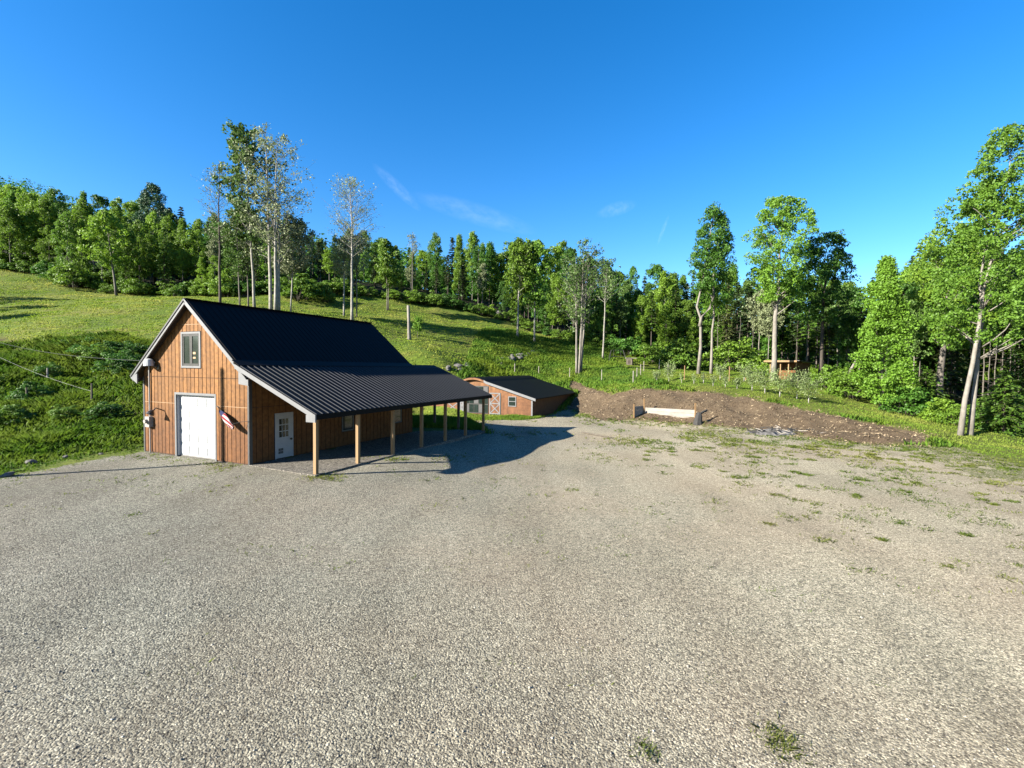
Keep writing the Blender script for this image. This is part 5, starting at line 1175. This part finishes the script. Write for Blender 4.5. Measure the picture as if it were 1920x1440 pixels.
# rocks
def rock_mesh(seed):
    import bmesh
    bm = bmesh.new(); bmesh.ops.create_icosphere(bm, subdivisions=2, radius=1); rng = np.random.default_rng(seed); f = rng.normal(size=(7, 3))
    for v in bm.verts:
        c = np.array(v.co); s_ = 1 + sum(-.12 * max(0, float(c @ (q / np.linalg.norm(q))) - .55) * 3 for q in f) + rng.normal() * .035; v.co = Vector(c * s_ * np.array([1, .8, .62]))
    me = bpy.data.meshes.new('rock'); bm.to_mesh(me); bm.free(); me.materials.append(MAT['rock']); return me
RM = [rock_mesh(500 + k) for k in range(5)]
def rock(p, r, lb, grp=None):
    o = link('rock', RM[fr_.randrange(5)]); o.location = (p[0], p[1], p[2] + r * .15); o.scale = (r * fr_.uniform(.8, 1.3), r, r * fr_.uniform(.8, 1.1)); o.rotation_euler = (fr_.uniform(-.3, .3), fr_.uniform(-.3, .3), fr_.uniform(0, 6)); tagp(o, lb, 'rock', grp)
for k in range(44):
    t_ = fr_.random(); px = 836 + 175 * t_ + fr_.uniform(-7, 7); py = 697 - 34 * t_ + fr_.uniform(-5, 5); rock(hit(px, py, 50), fr_.uniform(.22, .62), 'grey boulder in the long rock heap above the low shed', 'boulders above the shed')
for k in range(9): rock(hit(447 + fr_.uniform(-24, 24), 556 + fr_.uniform(-3, 2), 60), fr_.uniform(.3, .6), 'pale rock in the small heap behind the barn ridge', 'rock heap at the field top')
rock(hit(935, 587, 70), 1.2, 'single white boulder at the forest foot beyond the field')
for px, py, r, lb in [(15, 893, .22, 'flat pale rock at the left edge of the gravel'), (60, 873, .25, 'grey rock in the grass left of the gravel'), (122, 860, .16, 'small rock among grass tufts left of the barn'), (190, 855, .12, 'smallest rock on the grassy gravel margin')]: rock(hit(px, py), r, lb)
# clods and straw on the dirt bank
P_ = scatter(26000, 4, 34, 30, 66, lambda X, Y: sdist(X, Y, BANK) > -.5 - .5 * vnoise(X, Y, 1, 71), rng); z = hz(P_[:, 0], P_[:, 1])
nn = unit(len(P_), rng) * .8 + np.array([0, 0, 1]); nn /= np.linalg.norm(nn, axis=1)[:, None]; V, Fq = leaf_quads(np.stack([P_[:, 0], P_[:, 1], z + .03], -1), nn, rng.uniform(.04, .16, len(P_)), rng, .3)
tagp(link('bank_litter', np_mesh('bank_litter', V, Fq), M_leaf('straw', (.05, .03, .016), (.30, .235, .15), None, .05)), 'straw, roots and clods lying over the bare dirt bank', 'litter', kind='stuff')
# wires and the pole left of the picture
m0 = np.array([*barn_xy(-6.85, -.42), 4.4])
pb = barn_xy(-1.62, 0) - np.array([math.cos(SUN_H), math.sin(SUN_H)]) * 14.5; ph = 4.06 + math.tan(SUN_EL) * 14.5
up_ = thing('utility_pole', 'wooden utility pole left of the photo that throws the long thin shadow', 'pole', (pb[0], pb[1], gz(*pb))); m_ = MB(); m_.tube([(0, 0, -1), (0, 0, ph - gz(*pb))], [.15, .11], 10); m_.build('shaft', MAT['oldpost'], up_)
def cable(name, lb, a, b, sag, r, mat):
    a = np.array(a); b = np.array(b); pts = [a + (b - a) * t - np.array([0, 0, sag * 4 * t * (1 - t)]) for t in np.linspace(0, 1, 14)]; m_ = MB(); m_.tube(pts, r, 5); tagp(m_.build(name, MAT[mat]), lb, 'cable')
cable('power_cable', 'dark overhead cable running from the left to the barn eave', m0, atY(-60, 622, 44), .5, .009, 'wire')
cable('fence_wire', 'pale wire sloping down to the fence post left of the barn', hit(172, 757) + np.array([0, 0, .75]), atY(-40, 650, 36), .25, .005, 'wirepale')
a = hit(2, 872); t = thing('hose', 'orange hose end in the grass at the left edge', 'hose', tuple(a)); m_ = MB(); m_.tube([(-.5, .2, .08), (0, 0, .1), (.35, -.2, .06), (.5, -.6, .04)], .03, 6); m_.build('tube', M_mottle('orange_rubber', (.5, .14, .02), (.6, .2, .03), 5, .5), t, True)
